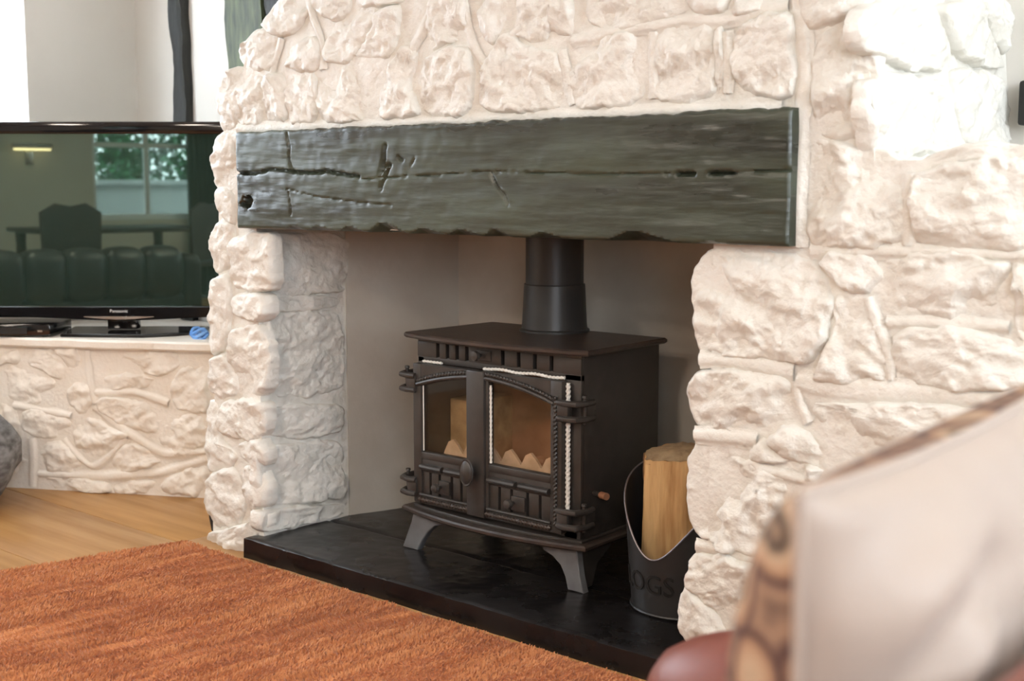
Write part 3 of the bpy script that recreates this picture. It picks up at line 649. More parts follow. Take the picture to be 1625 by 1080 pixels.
# side brackets behind the front legs
MB().prism([(-0.15, 0.102), (-0.15, 0.0), (-0.11, 0.0), (-0.09, 0.05), (-0.03, 0.085), (0.04, 0.085), (0.10, 0.05), (0.115, 0.0), (0.14, 0.0), (0.14, 0.102)], 0.250, 0.262, 'x', 0.002).build('side_apron', IRON, st, local=True)
def archz(x):  # one broad arch over both doors
    return 0.468 - 0.030 * ((x + 0.018) / 0.215) ** 2 - 0.006 * abs((x + 0.018) / 0.215)
def door(x0, x1, gx0, gx1, inner_right):
    yF, yBk = -0.184, -0.162; zt, zb, gz = 0.490, 0.132, 0.266; bo = lambda x: 0.0
    f = MB()
    f.box(x0, gx0, yF, yBk, zb, zt, 0.003); f.box(gx1, x1, yF, yBk, zb, zt, 0.003)
    xs = np.linspace(gx0 - 0.001, gx1 + 0.001, 13)
    f.prism([(gx0 - 0.001, zt), *[(x, archz(x)) for x in xs], (gx1 + 0.001, zt)], yF + 0.001, yBk, 'y', 0.0015)
    f.box(gx0 - 0.001, gx1 + 0.001, yF, yBk, 0.247, gz, 0.003)           # glass ledge
    f.box(gx0 - 0.001, gx1 + 0.001, yF, yBk, zb, 0.150, 0.002)           # bottom rail
    f.box(gx0 - 0.001, gx1 + 0.001, yF + 0.003, yBk, 0.214, 0.249, 0.002)
    # vent panel as uprights with real gaps
    w = gx1 - gx0; cuts = [0.16, 0.36, 0.62, 0.82]; e = gx0 - 0.001
    for c in cuts:
        f.box(e, gx0 + c * w - 0.004, yF + 0.006, yBk, 0.148, 0.216, 0.001); e = gx0 + c * w + 0.004
    f.box(e, gx1 + 0.001, yF + 0.006, yBk, 0.148, 0.216, 0.001)
    d = f.build('door', IRON, st, local=True)
    MB().box(gx0 - 0.004, gx1 + 0.004, yBk - 0.002, yBk + 0.002, 0.146, 0.218).build('vent_shade_backing', DARK, d, local=True)  # black sheet standing in for the shade inside the vent gaps
    P = [(gx0 - 0.003, gz - 0.003), (gx1 + 0.003, gz - 0.003)] + [(x, archz(x) + 0.003) for x in np.linspace(gx1 + 0.003, gx0 - 0.003, 13)]
    MB().prism(P, yF + 0.010, yF + 0.014, 'y').build('glass_pane', PANE, d, local=True)
    # moulded arch rib and twisted beads
    xs = np.linspace(gx0 - 0.012, gx1 + 0.012, 40)
    MB().tube([(x, yF - 0.001, archz(x) + 0.007) for x in xs], 0.0055, 8).build('arch_rib', IRON, d, local=True)
    MB().tube([(x, yF - 0.001, archz(x) + 0.0175) for x in np.linspace(gx0 - 0.012, gx1 + 0.012, 150)], 0.0045, 8, twist=620, tw_amp=0.28).build('twisted_bead', IRON, d, local=True)
    MB().tube([(x, yF - 0.002, 0.143) for x in np.linspace(gx0 - 0.006, gx1 + 0.006, 150)], 0.0052, 8, twist=620, tw_amp=0.28).build('twisted_bead', IRONB, d, local=True)
    MB().tube([(x, yF - 0.001, 0.155) for x in np.linspace(gx0 - 0.004, gx1 + 0.004, 6)], 0.004, 8).build('rail_moulding', IRON, d, local=True)
    for a, c in ((gx0 + 0.001, gx0 + w * 0.46), (gx0 + w * 0.53, gx1 - 0.001)):
        MB().tube([(x, yF - 0.001, 0.228) for x in np.linspace(a, c, 8)], 0.010, 10, flat=(1, 0.75)).build('rail_moulding', IRON, d, local=True)
    # air slide with knob
    MB().box(gx0 + w * 0.38, gx0 + w * 0.60, yF - 0.001, yF + 0.008, 0.165, 0.200, 0.002).build('air_slide', IRON, d, local=True)
    MB().lathe([(0.004, 0.0), (0.004, 0.010), (0.010, 0.013), (0.0125, 0.019), (0.010, 0.026), (0.0, 0.029)], (gx0 + w * 0.45, yF, 0.182), 14, 'y').V and None
    kb = MB().lathe([(0.004, 0.0), (0.004, -0.010), (0.010, -0.013), (0.0125, -0.019), (0.010, -0.026), (0.0005, -0.029)], (gx0 + w * 0.42, yF, 0.184), 14, 'y'); kb.build('air_knob', IRON, d, local=True)
    return d
dl = door(-0.256, -0.040, -0.228, -0.066, True)
dr = door(-0.034, 0.226, 0.000, 0.192, False)
MB().box(-0.066, -0.008, -0.192, -0.180, 0.131, 0.491, 0.004).build('centre_stile', IRON, dr, local=True)
MB().tube([(0.209, -0.186, z) for z in np.linspace(0.150, 0.455, 190)], 0.0048, 8, twist=620, tw_amp=0.28).build('twisted_bead', IRON, dr, local=True)
# rope seals showing round the right door
MB().tube([(0.232, -0.168, z) for z in np.linspace(0.150, 0.486, 150)], 0.0052, 8, twist=560, tw_amp=0.22).build('rope_seal', ROPE, dr, local=True)
MB().tube([(x, -0.166, 0.4955 + 0.0015 * math.sin(x * 60)) for x in np.linspace(-0.030, 0.220, 120)], 0.0036, 8, twist=560, tw_amp=0.2).build('rope_seal', ROPE, dr, local=True)
MB().tube([(x, -0.166, 0.4945) for x in np.linspace(-0.236, -0.170, 50)], 0.0032, 8, twist=560, tw_amp=0.2).build('rope_seal', ROPE, dl, local=True)
MB().tube([(0.0035, -0.178, z) for z in np.linspace(0.268, 0.458, 80)], 0.0030, 8, twist=560, tw_amp=0.2).build('rope_seal', ROPE, dr, local=True)
MB().tube([(-0.2245, -0.178, z) for z in np.linspace(0.268, 0.440, 80)], 0.0016, 6).build('rope_seal', ROPE, dl, local=True)
# oval door handle
hd = MB().lathe([(0.006, -0.190), (0.006, -0.206), (0.019, -0.208), (0.0225, -0.212), (0.0210, -0.2155), (0.0185, -0.2145), (0.015, -0.2185), (0.0005, -0.222)], (-0.046, 0, 0), 24, 'y', sq=(1, 1.55))
hd.V = [(x, y, z + 0.243) for x, y, z in hd.V]; hd.build('door_handle', IRON, dr, local=True)
def hinge(x, z, sx):
    h = MB()
    xo = x + sx * 0.052
    for dz in (-0.020, 0.020):
        pts = [(x - sx * 0.014, -0.188, z + dz * 0.9), (x + sx * 0.012, -0.192, z + dz * 0.9), (x + sx * 0.036, -0.186, z + dz * 0.9), (x + sx * 0.046, -0.165, z + dz * 0.9), (x + sx * 0.044, -0.13, z + dz * 0.9)]
        h.tube(pts, 0.0075, 10)
    h.box(min(x - sx * 0.016, x + sx * 0.016), max(x - sx * 0.016, x + sx * 0.016), -0.191, -0.172, z - 0.020, z + 0.020, 0.003)
    h.box(min(x + sx * 0.028, x + sx * 0.046), max(x + sx * 0.028, x + sx * 0.046), -0.158, -0.122, z - 0.013, z + 0.013, 0.002)
    o = h.build('hinge', IRON, st, local=True)
    MB().lathe([(0.005, -0.030), (0.005, 0.030), (0.007, 0.031), (0.006, 0.036), (0.0005, 0.037)], (x + sx * 0.042, -0.160, z), 12).build('hinge_pin', IRON, o, local=True)
hinge(0.232, 0.424, 1); hinge(0.232, 0.172, 1); hinge(-0.258, 0.440, -1); hinge(-0.258, 0.172, -1)
kb = MB().lathe([(0.004, -0.158), (0.004, -0.172), (0.009, -0.175), (0.0125, -0.182), (0.011, -0.189), (0.0005, -0.192)], (-0.042, 0, 0.526), 16, 'y'); kb.build('damper_knob', IRON, st, local=True)
MB().box(-0.060, -0.010, -0.164, -0.158, 0.512, 0.538, 0.002).build('damper_slide', IRON, st, local=True)
rod = MB().tube([(0.255, -0.105, 0.222), (0.292, -0.118, 0.224)], 0.006, 10).build('riddling_rod', IRON, st, local=True)
MB().tube([(0.290, -0.117, 0.224), (0.312, -0.125, 0.225)], 0.0085, 12).build('rod_tip', COPPER, rod, local=True, label='copper coloured tip')
# inside of the firebox
MB().box(-0.245, 0.245, 0.095, 0.115, 0.135, 0.500, 0.002).build('fire_back', FBACK, st, local=True)
MB().box(-0.245, -0.160, -0.060, 0.094, 0.190, 0.385, 0.004).build('fire_brick', BRICK, st, local=True)
MB().box(0.150, 0.246, -0.06, 0.094, 0.190, 0.415, 0.004).build('fire_brick', BRICK, st, local=True)
MB().box(-0.245, 0.245, -0.120, 0.094, 0.170, 0.196, 0.004).build('grate', IRONB, st, local=True)
g = []
for i in range(7):
    cx_ = -0.20 + i * 0.064; g += [(cx_, 0.262), (cx_ + 0.014, 0.288), (cx_ + 0.030, 0.296), (cx_ + 0.044, 0.284)]
MB().prism([(-0.22, 0.20), (0.245, 0.20), (0.245, 0.262)] + g[::-1], -0.128, -0.120, 'y').build('log_guard', GUARD, st, local=True)
rs = np.random.RandomState(4); eb = MB()
for i in range(26): eb.sphere((rs.uniform(-0.22, 0.22), rs.uniform(-0.10, 0.06), 0.200 + rs.uniform(0, 0.03)), rs.uniform(0.014, 0.028), 8, (1.2, 1, 0.8))
o = eb.build('ash_bed', FBACK, st, local=True); o['kind'] = 'stuff'

# flue pipe
fp = empty('flue_pipe', (-2.012, 2.500, HT + 0.566), 'matt black cylindrical flue pipe rising from the stove top', 'pipe')
MB().lathe([(0.074, 0.115), (0.074, 0.262), (0.070, 0.262), (0.070, 0.115)], (0, 0, 0), 48).build('pipe', FLUEM, fp, local=True)
MB().lathe([(0.090, 0.0), (0.090, 0.005), (0.0845, 0.008), (0.083, 0.02), (0.0785, 0.110), (0.0775, 0.120), (0.0745, 0.121)], (0, 0, 0), 48).build('collar', FLUEM, fp, local=True)
MB().tube([(0.0760 * math.cos(a), 0.0760 * math.sin(a), 0.119) for a in np.linspace(0, 2 * math.pi, 60)], 0.0022, 6).build('collar_seam', FLUEM, fp, local=True)

# ------------------------------------------------------------------ log bucket and log
BC = (-1.500, 2.325, HT)
lb = empty('log_bucket', BC, 'tall black metal log bucket with scooped rim standing beside the stove', 'bucket')
def rim_h(ph): s_ = (1 - math.cos(ph)) / 2; return 0.130 + 0.25 * s_ / (s_ + 0.28)
def make_bucket():
    n, m = 72, 26; V = []; Fc = []
    for side, dr_ in ((0, 0.0), (1, -0.0025)):
        for k in range(m + 1):
            for i in range(n):
                ph = 2 * math.pi * i / n; t = k / m; h = rim_h(ph) * t; r = 0.113 + 0.030 * h / 0.40 + dr_
                V.append((r * math.sin(ph), -r * math.cos(ph), h))
    for side in (0, 1):
        o = side * (m + 1) * n
        for k in range(m):
            for i in range(n):
                j = (i + 1) % n; f = (o + k * n + i, o + k * n + j, o + (k + 1) * n + j, o + (k + 1) * n + i); Fc.append(f if side == 0 else f[::-1])
    for i in range(n):
        j = (i + 1) % n; Fc.append((m * n + i, m * n + j, (m + 1) * n + m * n + j, (m + 1) * n + m * n + i))
    Fc.append(tuple(range(n))[::-1])
    me = raw_mesh('shell', V, Fc); set_sharp(me, 50); link('shell', me, BUCKET, lb)
make_bucket()
pts = []
for a in np.linspace(0, 2 * math.pi, 90):
    h = rim_h(a); r = 0.113 + 0.030 * h / 0.40; pts.append((r * math.sin(a), -r * math.cos(a), h))
MB().tube(pts, 0.0022, 6).build('rim_wire', RIMM, lb, local=True)
MB().tube([(0.1145 * math.sin(a), -0.1145 * math.cos(a), 0.004) for a in np.linspace(0, 2 * math.pi, 72)], 0.0030, 6).build('base_bead', BUCKET, lb, local=True)
tv_, tf_ = text_mesh('LOGS', 0.062, 0.0018)
R0 = 0.1205
TW = []
for x, y, z in tv_:
    a = x * 1.0 / R0 - 0.20; r = 0.113 + 0.030 * (0.075 + y) / 0.40 + 0.0008 + z; TW.append((r * math.sin(a), -r * math.cos(a), 0.072 + y))
me = raw_mesh('embossed_lettering', TW, tf_, False); link('embossed_lettering', me, DARK, lb)

def make_log():
    lg = empty('firewood_log', (-1.528, 2.342, HT + 0.004), 'split pale firewood log standing upright in the black bucket', 'log')
    # wedge section (local x right along camera right); split faces towards the camera
    sec = [(-0.058, -0.030), (-0.052, -0.036), (0.020, -0.040), (0.062, -0.022), (0.070, 0.0)]
    back = [(0.066 * math.cos(a), 0.052 * math.sin(a) + 0.004) for a in np.linspace(0.15, math.pi - 0.1, 14)]
    P = np.array(sec + back) * 1.2; rot = YAW * 0.55
    P = np.stack([P[:, 0] * math.cos(rot) - P[:, 1] * math.sin(rot), P[:, 0] * math.sin(rot) + P[:, 1] * math.cos(rot)], 1)
    P = resample(P, 64); m = 34; V = []; Fc = []; n = len(P)
    for k in range(m + 1):
        t = k / m; z = t * 0.335
        q = np.stack([P[:, 0] / 0.012, P[:, 1] / 0.012, np.full(n, z / 0.12)], -1); d = 0.0022 * fbm(q, 8, 3) + 0.0015 * vnoise(q * np.array([3, 3, 0.4]), 9)
        s = 1 + d / 0.05; lean = 0.02 * (t - 0.4)
        zz = z + (0.010 * np.clip(P[:, 1] / 0.05, -1, 1.2) + 0.003 * vnoise(q * 2, 3)) * (t > 0.95)
        for i in range(n): V.append((P[i, 0] * s[i] + lean * 0.3, P[i, 1] * s[i], zz[i]))
    for k in range(m):
        for i in range(n):
            j = (i + 1) % n; Fc.append((k * n + i, k * n + j, (k + 1) * n + j, (k + 1) * n + i))
    Fc.append(tuple(range(n))[::-1])
    me = raw_mesh('split_wood', V, Fc); set_sharp(me, 45); link('split_wood', me, LOGW, lg)
    # end grain top, domed
    T = [V[m * n + i] for i in range(n)]; c = np.mean(T, 0); Vt = []; Ft = []; kk = 6
    for r in range(kk):
        s = 1 - r / kk
        for i in range(n):
            p = c + (np.array(T[i]) - c) * s; p[2] = c[2] * (1 - s) + T[i][2] * s + 0.010 * (1 - s * s) + 0.002 * vnoise(np.array([p[0] / 0.01, p[1] / 0.01, 1.0]), 4); Vt.append(p)
    Vt.append(c + np.array([0, 0, 0.011]))
    for r in range(kk - 1):
        for i in range(n):
            j = (i + 1) % n; Ft.append((r * n + i, r * n + j, (r + 1) * n + j, (r + 1) * n + i))
    for i in range(n): Ft.append(((kk - 1) * n + i, (kk - 1) * n + (i + 1) % n, kk * n))
    me = raw_mesh('cut_end', Vt, Ft); link('cut_end', me, LOGT, lg)
    # ragged bark sliver on the left edge
    i0 = int(np.argmin(P @ np.array([math.cos(rot), math.sin(rot)])))
    for z0, z1, w in ((0.262, 0.328, 0.006), (0.10, 0.20, 0.004)):
        p = P[i0] * 1.0; bk = MB(); bk.tube([(p[0] - 0.001, p[1] + 0.003, z) for z in np.linspace(z0, z1, 8)], np.array([0.5, 0.9, 1, 1.1, 0.9, 1, 1.05, 0.8]) * w, 8, flat=(0.6, 1)); bk.build('bark', BARK, lg, local=True)
make_log()

# ------------------------------------------------------------------ stone plinth under the television
A = np.array([-4.20, 1.855, 0.0]); B2 = np.array([-3.20, 2.402, 0.0]); BU = (B2 - A) / np.linalg.norm(B2 - A); BN = np.array([BU[1], -BU[0], 0.0])
PB = Plane(A, BU, BN); ZB = 0.503
pl = empty('stone_plinth', (-3.8, 2.3, 0.0), 'low cream-painted stone plinth across the corner under the television', 'plinth')
P = [tuple(A[:2]), tuple(B2[:2]), (-2.93, 2.54), (-2.93, 2.715), (-4.195, 2.715)]
MB().prism(P, 0.0, ZB - 0.022, 'z').build('core', PAINTB, pl)
def coping():
    n = 60; Vt = []; Fc = []
    fr = []
    L = np.linalg.norm(B2 - A)
    for i in range(n + 1):
        t = i / n * L; w = 0.028 + 0.008 * vnoise(np.array([t / 0.08, 0.3, 0.0]), 51); p = A + BU * t + BN * w; fr.append(p)
    poly = [(p[0], p[1]) for p in fr] + [(-2.93, 2.57), (-2.93, 2.71), (-4.195, 2.71)]
    return MB().prism(poly, ZB - 0.030, ZB, 'z', 0.006).build('coping_slab', PAINTB, pl)
coping()
bench = [[(-6,584),(30,577),(70,590),(85,605),(76,640),(72,650),(30,641),(-6,625)], [(28,557),(60,554),(85,561),(104,580),(98,604),(80,598),(60,585),(32,574)], [(82,552),(115,552),(126,567),(123,590),(112,596),(101,575)],
 [(150,562),(220,557),(282,560),(286,580),(255,599),(220,590),(160,586)], [(160,598),(210,593),(255,604),(225,616),(168,620)], [(150,637),(165,629),(215,638),(262,646),(263,670),(241,688),(200,680),(155,654)],
 [(104,625),(120,605),(146,612),(144,645),(125,661),(108,642)], [(33,651),(90,650),(110,671),(108,689),(85,696),(45,691),(33,681)], [(112,681),(140,661),(206,691),(190,701),(165,726),(148,739),(138,737),(117,706)],
 [(177,726),(200,700),(235,716),(259,733),(220,746),(190,751),(175,740)], [(247,691),(265,668),(300,655),(330,668),(330,702),(286,728),(255,713)], [(268,610),(290,582),(330,576),(330,655),(285,651),(268,640)],
 [(60,706),(95,701),(131,736),(125,751),(65,749),(58,730)], [(60,757),(130,757),(170,766),(175,783),(60,775)], [(180,767),(240,761),(250,785),(180,784)], [(256,757),(330,735),(330,788),(258,786)], [(-6,700),(30,692),(44,700),(47,768),(-6,764)],
 [(-6,640),(26,646),(28,686),(-6,694)], [(4,560),(24,556),(26,574),(-6,580)]]
for p in bench: stone(PB, p, H=0.014, parent=pl, m=PAINTB, er=0.016, rough=0.9, grow=0.006)
ul = float(PB.hit(-14, 650)[0])
courses(PB, [(0.01, 0.15, 0.01, ul), (0.16, 0.29, 0.01, ul), (0.30, 0.45, 0.01, ul)], pl, PAINTB, 47, 0.12, 0.2)
for p, w in (([(20,643),(70,652),(112,660)],0.009), ([(49,695),(51,730),(50,772)],0.011), ([(148,646),(200,686),(258,722),(330,716)],0.012), ([(100,697),(120,722),(146,744),(170,728),(200,694)],0.010), ([(60,752),(160,756),(250,752),(330,728)],0.012), ([(150,624),(215,622),(266,640)],0.010), ([(136,555),(140,600),(150,640)],0.010)):
    strip(PB, p, w, 0.008, pl, PAINTB)

# ------------------------------------------------------------------ television on the plinth
TC = at_depth(185, 350, 4.12); TZ = ZB
tv = empty('television', (TC[0], TC[1], TZ), 'large black flat television showing room reflections on the stone plinth', 'television', rz=YAW)
def zc(y): return at_depth(185, y, 4.12)[2] - TZ
z_st, z_sb, z_top, z_bot = zc(213), zc(487), zc(194), zc(506)
HWs = 0.485; HWo = 0.512
MB().box(-HWo, HWo, 0.012, 0.050, z_bot, z_top, 0.006).build('casing', MATB, tv, local=True)
f = MB()
f.box(-HWo, HWo, -0.012, 0.016, z_st, z_top, 0.004); f.box(-HWo, -HWs, -0.012, 0.016, z_sb, z_st, 0.003); f.box(HWs, HWo, -0.012, 0.016, z_sb, z_st, 0.003)
P = [(-HWo, z_bot + 0.006)] + [(x, z_bot - 0.014 * math.exp(-(x / 0.24) ** 2) + 0.006) for x in np.linspace(-0.43, 0.43, 21)] + [(HWo, z_bot + 0.006), (HWo, z_sb), (-HWo, z_sb)]
f.prism(P, -0.012, 0.016, 'y', 0.003)
f.build('bezel', GLOSSB, tv, local=True)
MB().box(-HWs - 0.002, HWs + 0.002, -0.002, 0.010, z_sb - 0.002, z_st + 0.002).build('screen', SCREEN, tv, local=True)
P = [(x, z_bot + 0.004 - 0.008 * math.cos(x / 0.115 * math.pi / 2)) for x in np.linspace(-0.115, 0.115, 17)] + [(x, z_bot + 0.005 + 0.001) for x in (0.115, -0.115)]
MB().prism(P, -0.0145, -0.010, 'y').build('silver_trim', SILVER, tv, local=True)
V_, F_ = text_mesh('Panasonic', 0.0135, 0.0006)
V_ = [(x * 1.12, -0.0126 - z, y + (z_bot + z_sb) / 2 + 0.004) for x, y, z in V_]
me = raw_mesh('brand_lettering', V_, F_, False); link('brand_lettering', me, LOGO, tv)
MB().box(-0.05, 0.05, 0.02, 0.06, 0.015, z_bot + 0.05, 0.004).build('stand_neck', GLOSSB, tv, local=True)
P = [(-0.17, -0.085), (0.10, -0.105), (0.20, -0.06), (0.26, 0.0), (0.26, 0.14), (-0.20, 0.14)]
MB().prism(P, 0.0, 0.012, 'z', 0.003).build('stand_base', GLOSSB, tv, local=True)

def px_floor(x, y, z):
    d = ray(x, y); return CAM + d * ((z - CAM[2]) / d[2])
c = at_depth(35, 516, 4.16)
sb = empty('set_top_box', (c[0], c[1], ZB), 'slim black media box lying on the plinth left of the television stand', 'media box', rz=YAW)
MB().box(-0.16, 0.125, -0.09, 0.11, 0.004, 0.040, 0.003).build('case', GLOSSB, sb, local=True)
MB().box(-0.15, 0.05, -0.0915, -0.089, 0.012, 0.032).build('front_panel', MATB, sb, local=True)
MB().box(0.085, 0.10, -0.0920, -0.0895, 0.018, 0.024).build('indicator', SILVER, sb, local=True)
for x in (-0.13, 0.10): MB().lathe([(0.012, 0), (0.012, 0.005)], (x, -0.06, 0), 12).build('foot', MATB, sb, local=True)
c = at_depth(316, 523, 4.05)
bb = empty('blue_cable_bundle', (c[0], c[1], ZB), 'small bright blue coil of cable tucked beside the television stand', 'cable')
for k in range(3):
    MB().tube([(0.032 * math.cos(a) * (1 - 0.12 * k), 0.022 * math.sin(a), 0.006 + 0.009 * k + 0.008 * math.sin(a * 2 + k)) for a in np.linspace(0, 2 * math.pi, 26)], 0.0055, 8).build('coil', BLUE, bb, local=True)
# grey pouf at the left edge
pc = px_floor(-54, 800, 0.0); pz = np.array([pc[0], pc[1], 0])
def pouf():
    n, m = 56, 30; V = []; Fc = []
    for k in range(m + 1):
        ph = math.pi * k / m
        for i in range(n):
            th = 2 * math.pi * i / n; x = math.sin(ph) * math.cos(th); y_ = math.sin(ph) * math.sin(th); z = math.cos(ph)
            r = 0.166 * (1 + 0.05 * float(fbm(np.array([x * 1.6, y_ * 1.6, z * 2.2]), 61, 3)) + 0.035 * math.sin(6 * th + 4 * z) * math.sin(ph))
            V.append((pz[0] + r * x, pz[1] + r * y_, max(0.0, 0.158 + r * z)))
    for k in range(m):
        for i in range(n):
            j = (i + 1) % n; Fc.append((k * n + i, (k + 1) * n + i, (k + 1) * n + j, k * n + j))
    return wobj('pouf', V, Fc, POUF)
tag(pouf(), 'rounded grey marled pouf on the wooden floor before the plinth', 'pouf')
# black cable at the foot of the pier
cb = MB().tube([(-2.93, 2.16, 0.006), (-2.905, 2.105, 0.008), (-2.892, 2.07, 0.03), (-2.888, 2.06, 0.07), (-2.886, 2.065, 0.10)], 0.007, 8)
tag(cb.build('power_cable', MATB), 'short black cable at the foot of the white stone pier', 'cable')

# ------------------------------------------------------------------ timber posts in the alcove wall
def post(x0p, x1p, yw, m, name, label, ztop=2.25, seed=1, zb=0.5):
    pw = Plane((0, yw, 0), (1, 0, 0), (0, -1, 0)); xa = pw.hit(x0p, 100)[0]; xb = pw.hit(x1p, 100)[0]; n = 60; V = []; Fc = []
    sec = [(0, 1), (0, 0), (1, 0), (1, 1)]; sub = 5; ring = []
    for a in range(4):
        p, q = np.array(sec[a]), np.array(sec[(a + 1) % 4]); ring += [tuple(p + (q - p) * k / sub) for k in range(sub)]
    R = np.array(ring, float); mR = len(R)
    for k in range(n + 1):
        z = zb + (ztop - zb) * k / n
        q = np.stack([R[:, 0] * 2, R[:, 1] * 2, np.full(mR, z / 0.16)], -1); d = 0.007 * fbm(q, seed, 3)
        X = xa + (xb - xa) * R[:, 0] + d; Y = yw + (YB - yw) * R[:, 1] + d * (R[:, 1] < 0.5)
        for i in range(mR): V.append((X[i], min(Y[i], YB), z))
    for k in range(n):
        for i in range(mR):
            j = (i + 1) % mR; Fc.append((k * mR + i, k * mR + j, (k + 1) * mR + j, (k + 1) * mR + i))
    Fc += [tuple(range(mR))[::-1], tuple(n * mR + i for i in range(mR))]
    o = wobj(name, V, Fc, m, sharp=50); tag(o, label, 'post'); return o
post(272, 292, YB - 0.03, POST, 'timber_post', 'slim black timber post on the cream wall behind the television', seed=71, zb=ZB)
post(362, 416, YB - 0.04, POSTG, 'timber_post', 'wide green-tinged dark timber post beside the chimney breast', seed=75, zb=ZB)
post(426, 450, YB - 0.03, POST, 'timber_post', 'narrow dark brown timber post tucked behind the chimney breast edge', seed=79, zb=ZB)
# black hanging bracket end at the right edge
def dark_end():
    p = PR.hit(1618, 168); c = PR.pos(p[0], p[1], 0.0)
    b_ = MB(); b_.box(-0.925, -0.62, 2.655, YB, c[2] - 0.045, c[2] + 0.045, 0.006)
    o = b_.build('timber_rail', POST); return tag(o, 'black timber rail on the wall at the right edge', 'rail')
dark_end()

# ------------------------------------------------------------------ rug
RA = [(-2.925, 1.990), (-0.84, 1.995), (-0.80, 0.10), (-3.38, 0.10)]
rg_ = empty('rug', (-1.9, 1.0, 0.0), 'terracotta orange pile rug lying in front of the slate hearth', 'rug')
MB().prism(RA, 0.0002, 0.008, 'z', 0.001).build('rug_backing', RUGB, rg_)
def pile():
    rs = np.random.RandomState(12); sp = 0.0048
    X, Y = np.meshgrid(np.arange(-3.4, -0.6, sp), np.arange(0.45, 2.0, sp)); P = np.stack([X.ravel(), Y.ravel()], 1); P += rs.uniform(-0.5, 0.5, P.shape) * sp
    A_ = np.array(RA); ok = np.ones(len(P), bool)
    for a, b_ in zip(A_, np.roll(A_, -1, 0)):
        e = b_ - a; ok &= (e[0] * (P[:, 1] - a[1]) - e[1] * (P[:, 0] - a[0])) <= 0.0
    v = P - CAM[:2]; dep = v @ FH[:2]; lat = v @ RV[:2]
    ok &= (dep > 1.35) & (lat < 0.35 * dep) & (lat > -0.55 * dep); P = P[ok]; n = len(P)
    ca, sa = math.cos(math.radians(-14)), math.sin(math.radians(-14))
    # pile lean follows brushed streaks
    s1 = P[:, 0] * 0.97 - P[:, 1] * 0.24; s2 = P[:, 0] * 0.24 + P[:, 1] * 0.97
    q = np.stack([s1 / 0.045, s2 / 0.30, np.zeros(n)], -1); fl = fbm(q, 5, 3); q2 = np.stack([s1 / 0.25, s2 / 0.25, np.zeros(n)], -1)
    th = fl * 2.2 + fbm(q2, 9, 2) * 1.5 + rs.normal(0, 0.5, n); le = 0.003 + 0.002 * rs.rand(n); h = 0.0060 + 0.0015 * rs.rand(n) + 0.0022 * fl
    ww = 0.0022 + 0.0010 * rs.rand(n); an = rs.uniform(0, math.pi, n)
    base = np.c_[P, np.full(n, 0.0065)]; dx = np.c_[np.cos(an) * ww, np.sin(an) * ww, np.zeros(n)]; tip = base + np.c_[np.cos(th) * le, np.sin(th) * le, h]
    V = np.empty((n, 4, 3)); V[:, 0] = base - dx; V[:, 1] = base + dx; V[:, 2] = tip + dx * 0.55; V[:, 3] = tip - dx * 0.55
    me = bpy.data.meshes.new('pile'); me.vertices.add(n * 4); me.vertices.foreach_set('co', (V.reshape(-1, 3) - np.array([-1.9, 1.0, 0])).ravel())
    me.loops.add(n * 4); me.loops.foreach_set('vertex_index', np.arange(n * 4)); me.polygons.add(n); me.polygons.foreach_set('loop_start', np.arange(n) * 4); me.polygons.foreach_set('loop_total', np.full(n, 4)); me.update(); me.validate()
    o = link('pile', me, RUGP, rg_); o['kind'] = 'stuff'
pile()

# ------------------------------------------------------------------ sofa and cushions
so = empty('leather_sofa', (-0.35, 0.15, 0.0), 'oxblood leather sofa whose rolled arm shows at the bottom right', 'sofa')
def soft_box(x0, x1, y0, y1, z0, z1, r, seed=0, puff=0.0, n=14):
    """rounded upholstery block as a super-ellipsoid"""
    V = []; Fc = []; c = np.array([(x0 + x1) / 2, (y0 + y1) / 2, (z0 + z1) / 2]); hs = np.array([x1 - x0, y1 - y0, z1 - z0]) / 2
    bm = bmesh.new(); bmesh.ops.create_cube(bm, size=2.0); bmesh.ops.subdivide_edges(bm, edges=list(bm.edges), cuts=n, use_grid_fill=True)
    for v in bm.verts:
        p = np.array(v.co); q = p * hs; core = np.clip(q, -(hs - r), hs - r); d = q - core; L = np.linalg.norm(d)
        if L > 1e-9: q = core + d / L * r
        q = q + p * puff * (1 - p[[1, 2, 0]] ** 2) * (1 - p[[2, 0, 1]] ** 2)
        v.co = Vector(q + c)
    bm.verts.index_update(); o = ([tuple(v.co) for v in bm.verts], [[v.index for v in f.verts] for f in bm.faces]); bm.free(); return o
def soft(name, *a, **k):
    m = k.pop('m', LEATHER); V, Fc = soft_box(*a, **k); return wobj(name, V, Fc, m, so)
soft('seat_base', -0.72, -0.05, -0.95, 1.02, 0.08, 0.30, 0.03)
for i in range(2): soft('seat_cushion', -0.76, -0.20, -0.90 + i * 0.93, 0.02 + i * 0.93, 0.28, 0.39, 0.05, puff=0.012)
soft('backrest', -0.240, -0.07, -0.97, 1.10, 0.10, 0.728, 0.035, puff=0.0)
arm = MB().tube([(x, 1.15, 0.425) for x in np.r_[-0.775, -0.77, -0.755, -0.73, -0.70, -0.66, np.linspace(-0.60, -0.10, 12)]], np.r_[0.008, 0.028, 0.048, 0.064, 0.077, 0.090, np.linspace(0.100, 0.112, 12)], 30); arm.build('arm_roll', LEATHER, so)
soft('arm_panel', -0.68, -0.10, 1.07, 1.20, 0.06, 0.43, 0.03)
soft('arm_panel', -0.70, -0.10, -1.10, -0.98, 0.06, 0.46, 0.03)
for x in (-0.66, -0.10):
    for y_ in (-1.02, 1.09): MB().lathe([(0.02, 0.0), (0.028, 0.03), (0.022, 0.07)], (x, y_, 0), 14).build('foot', DARKOAK, so)

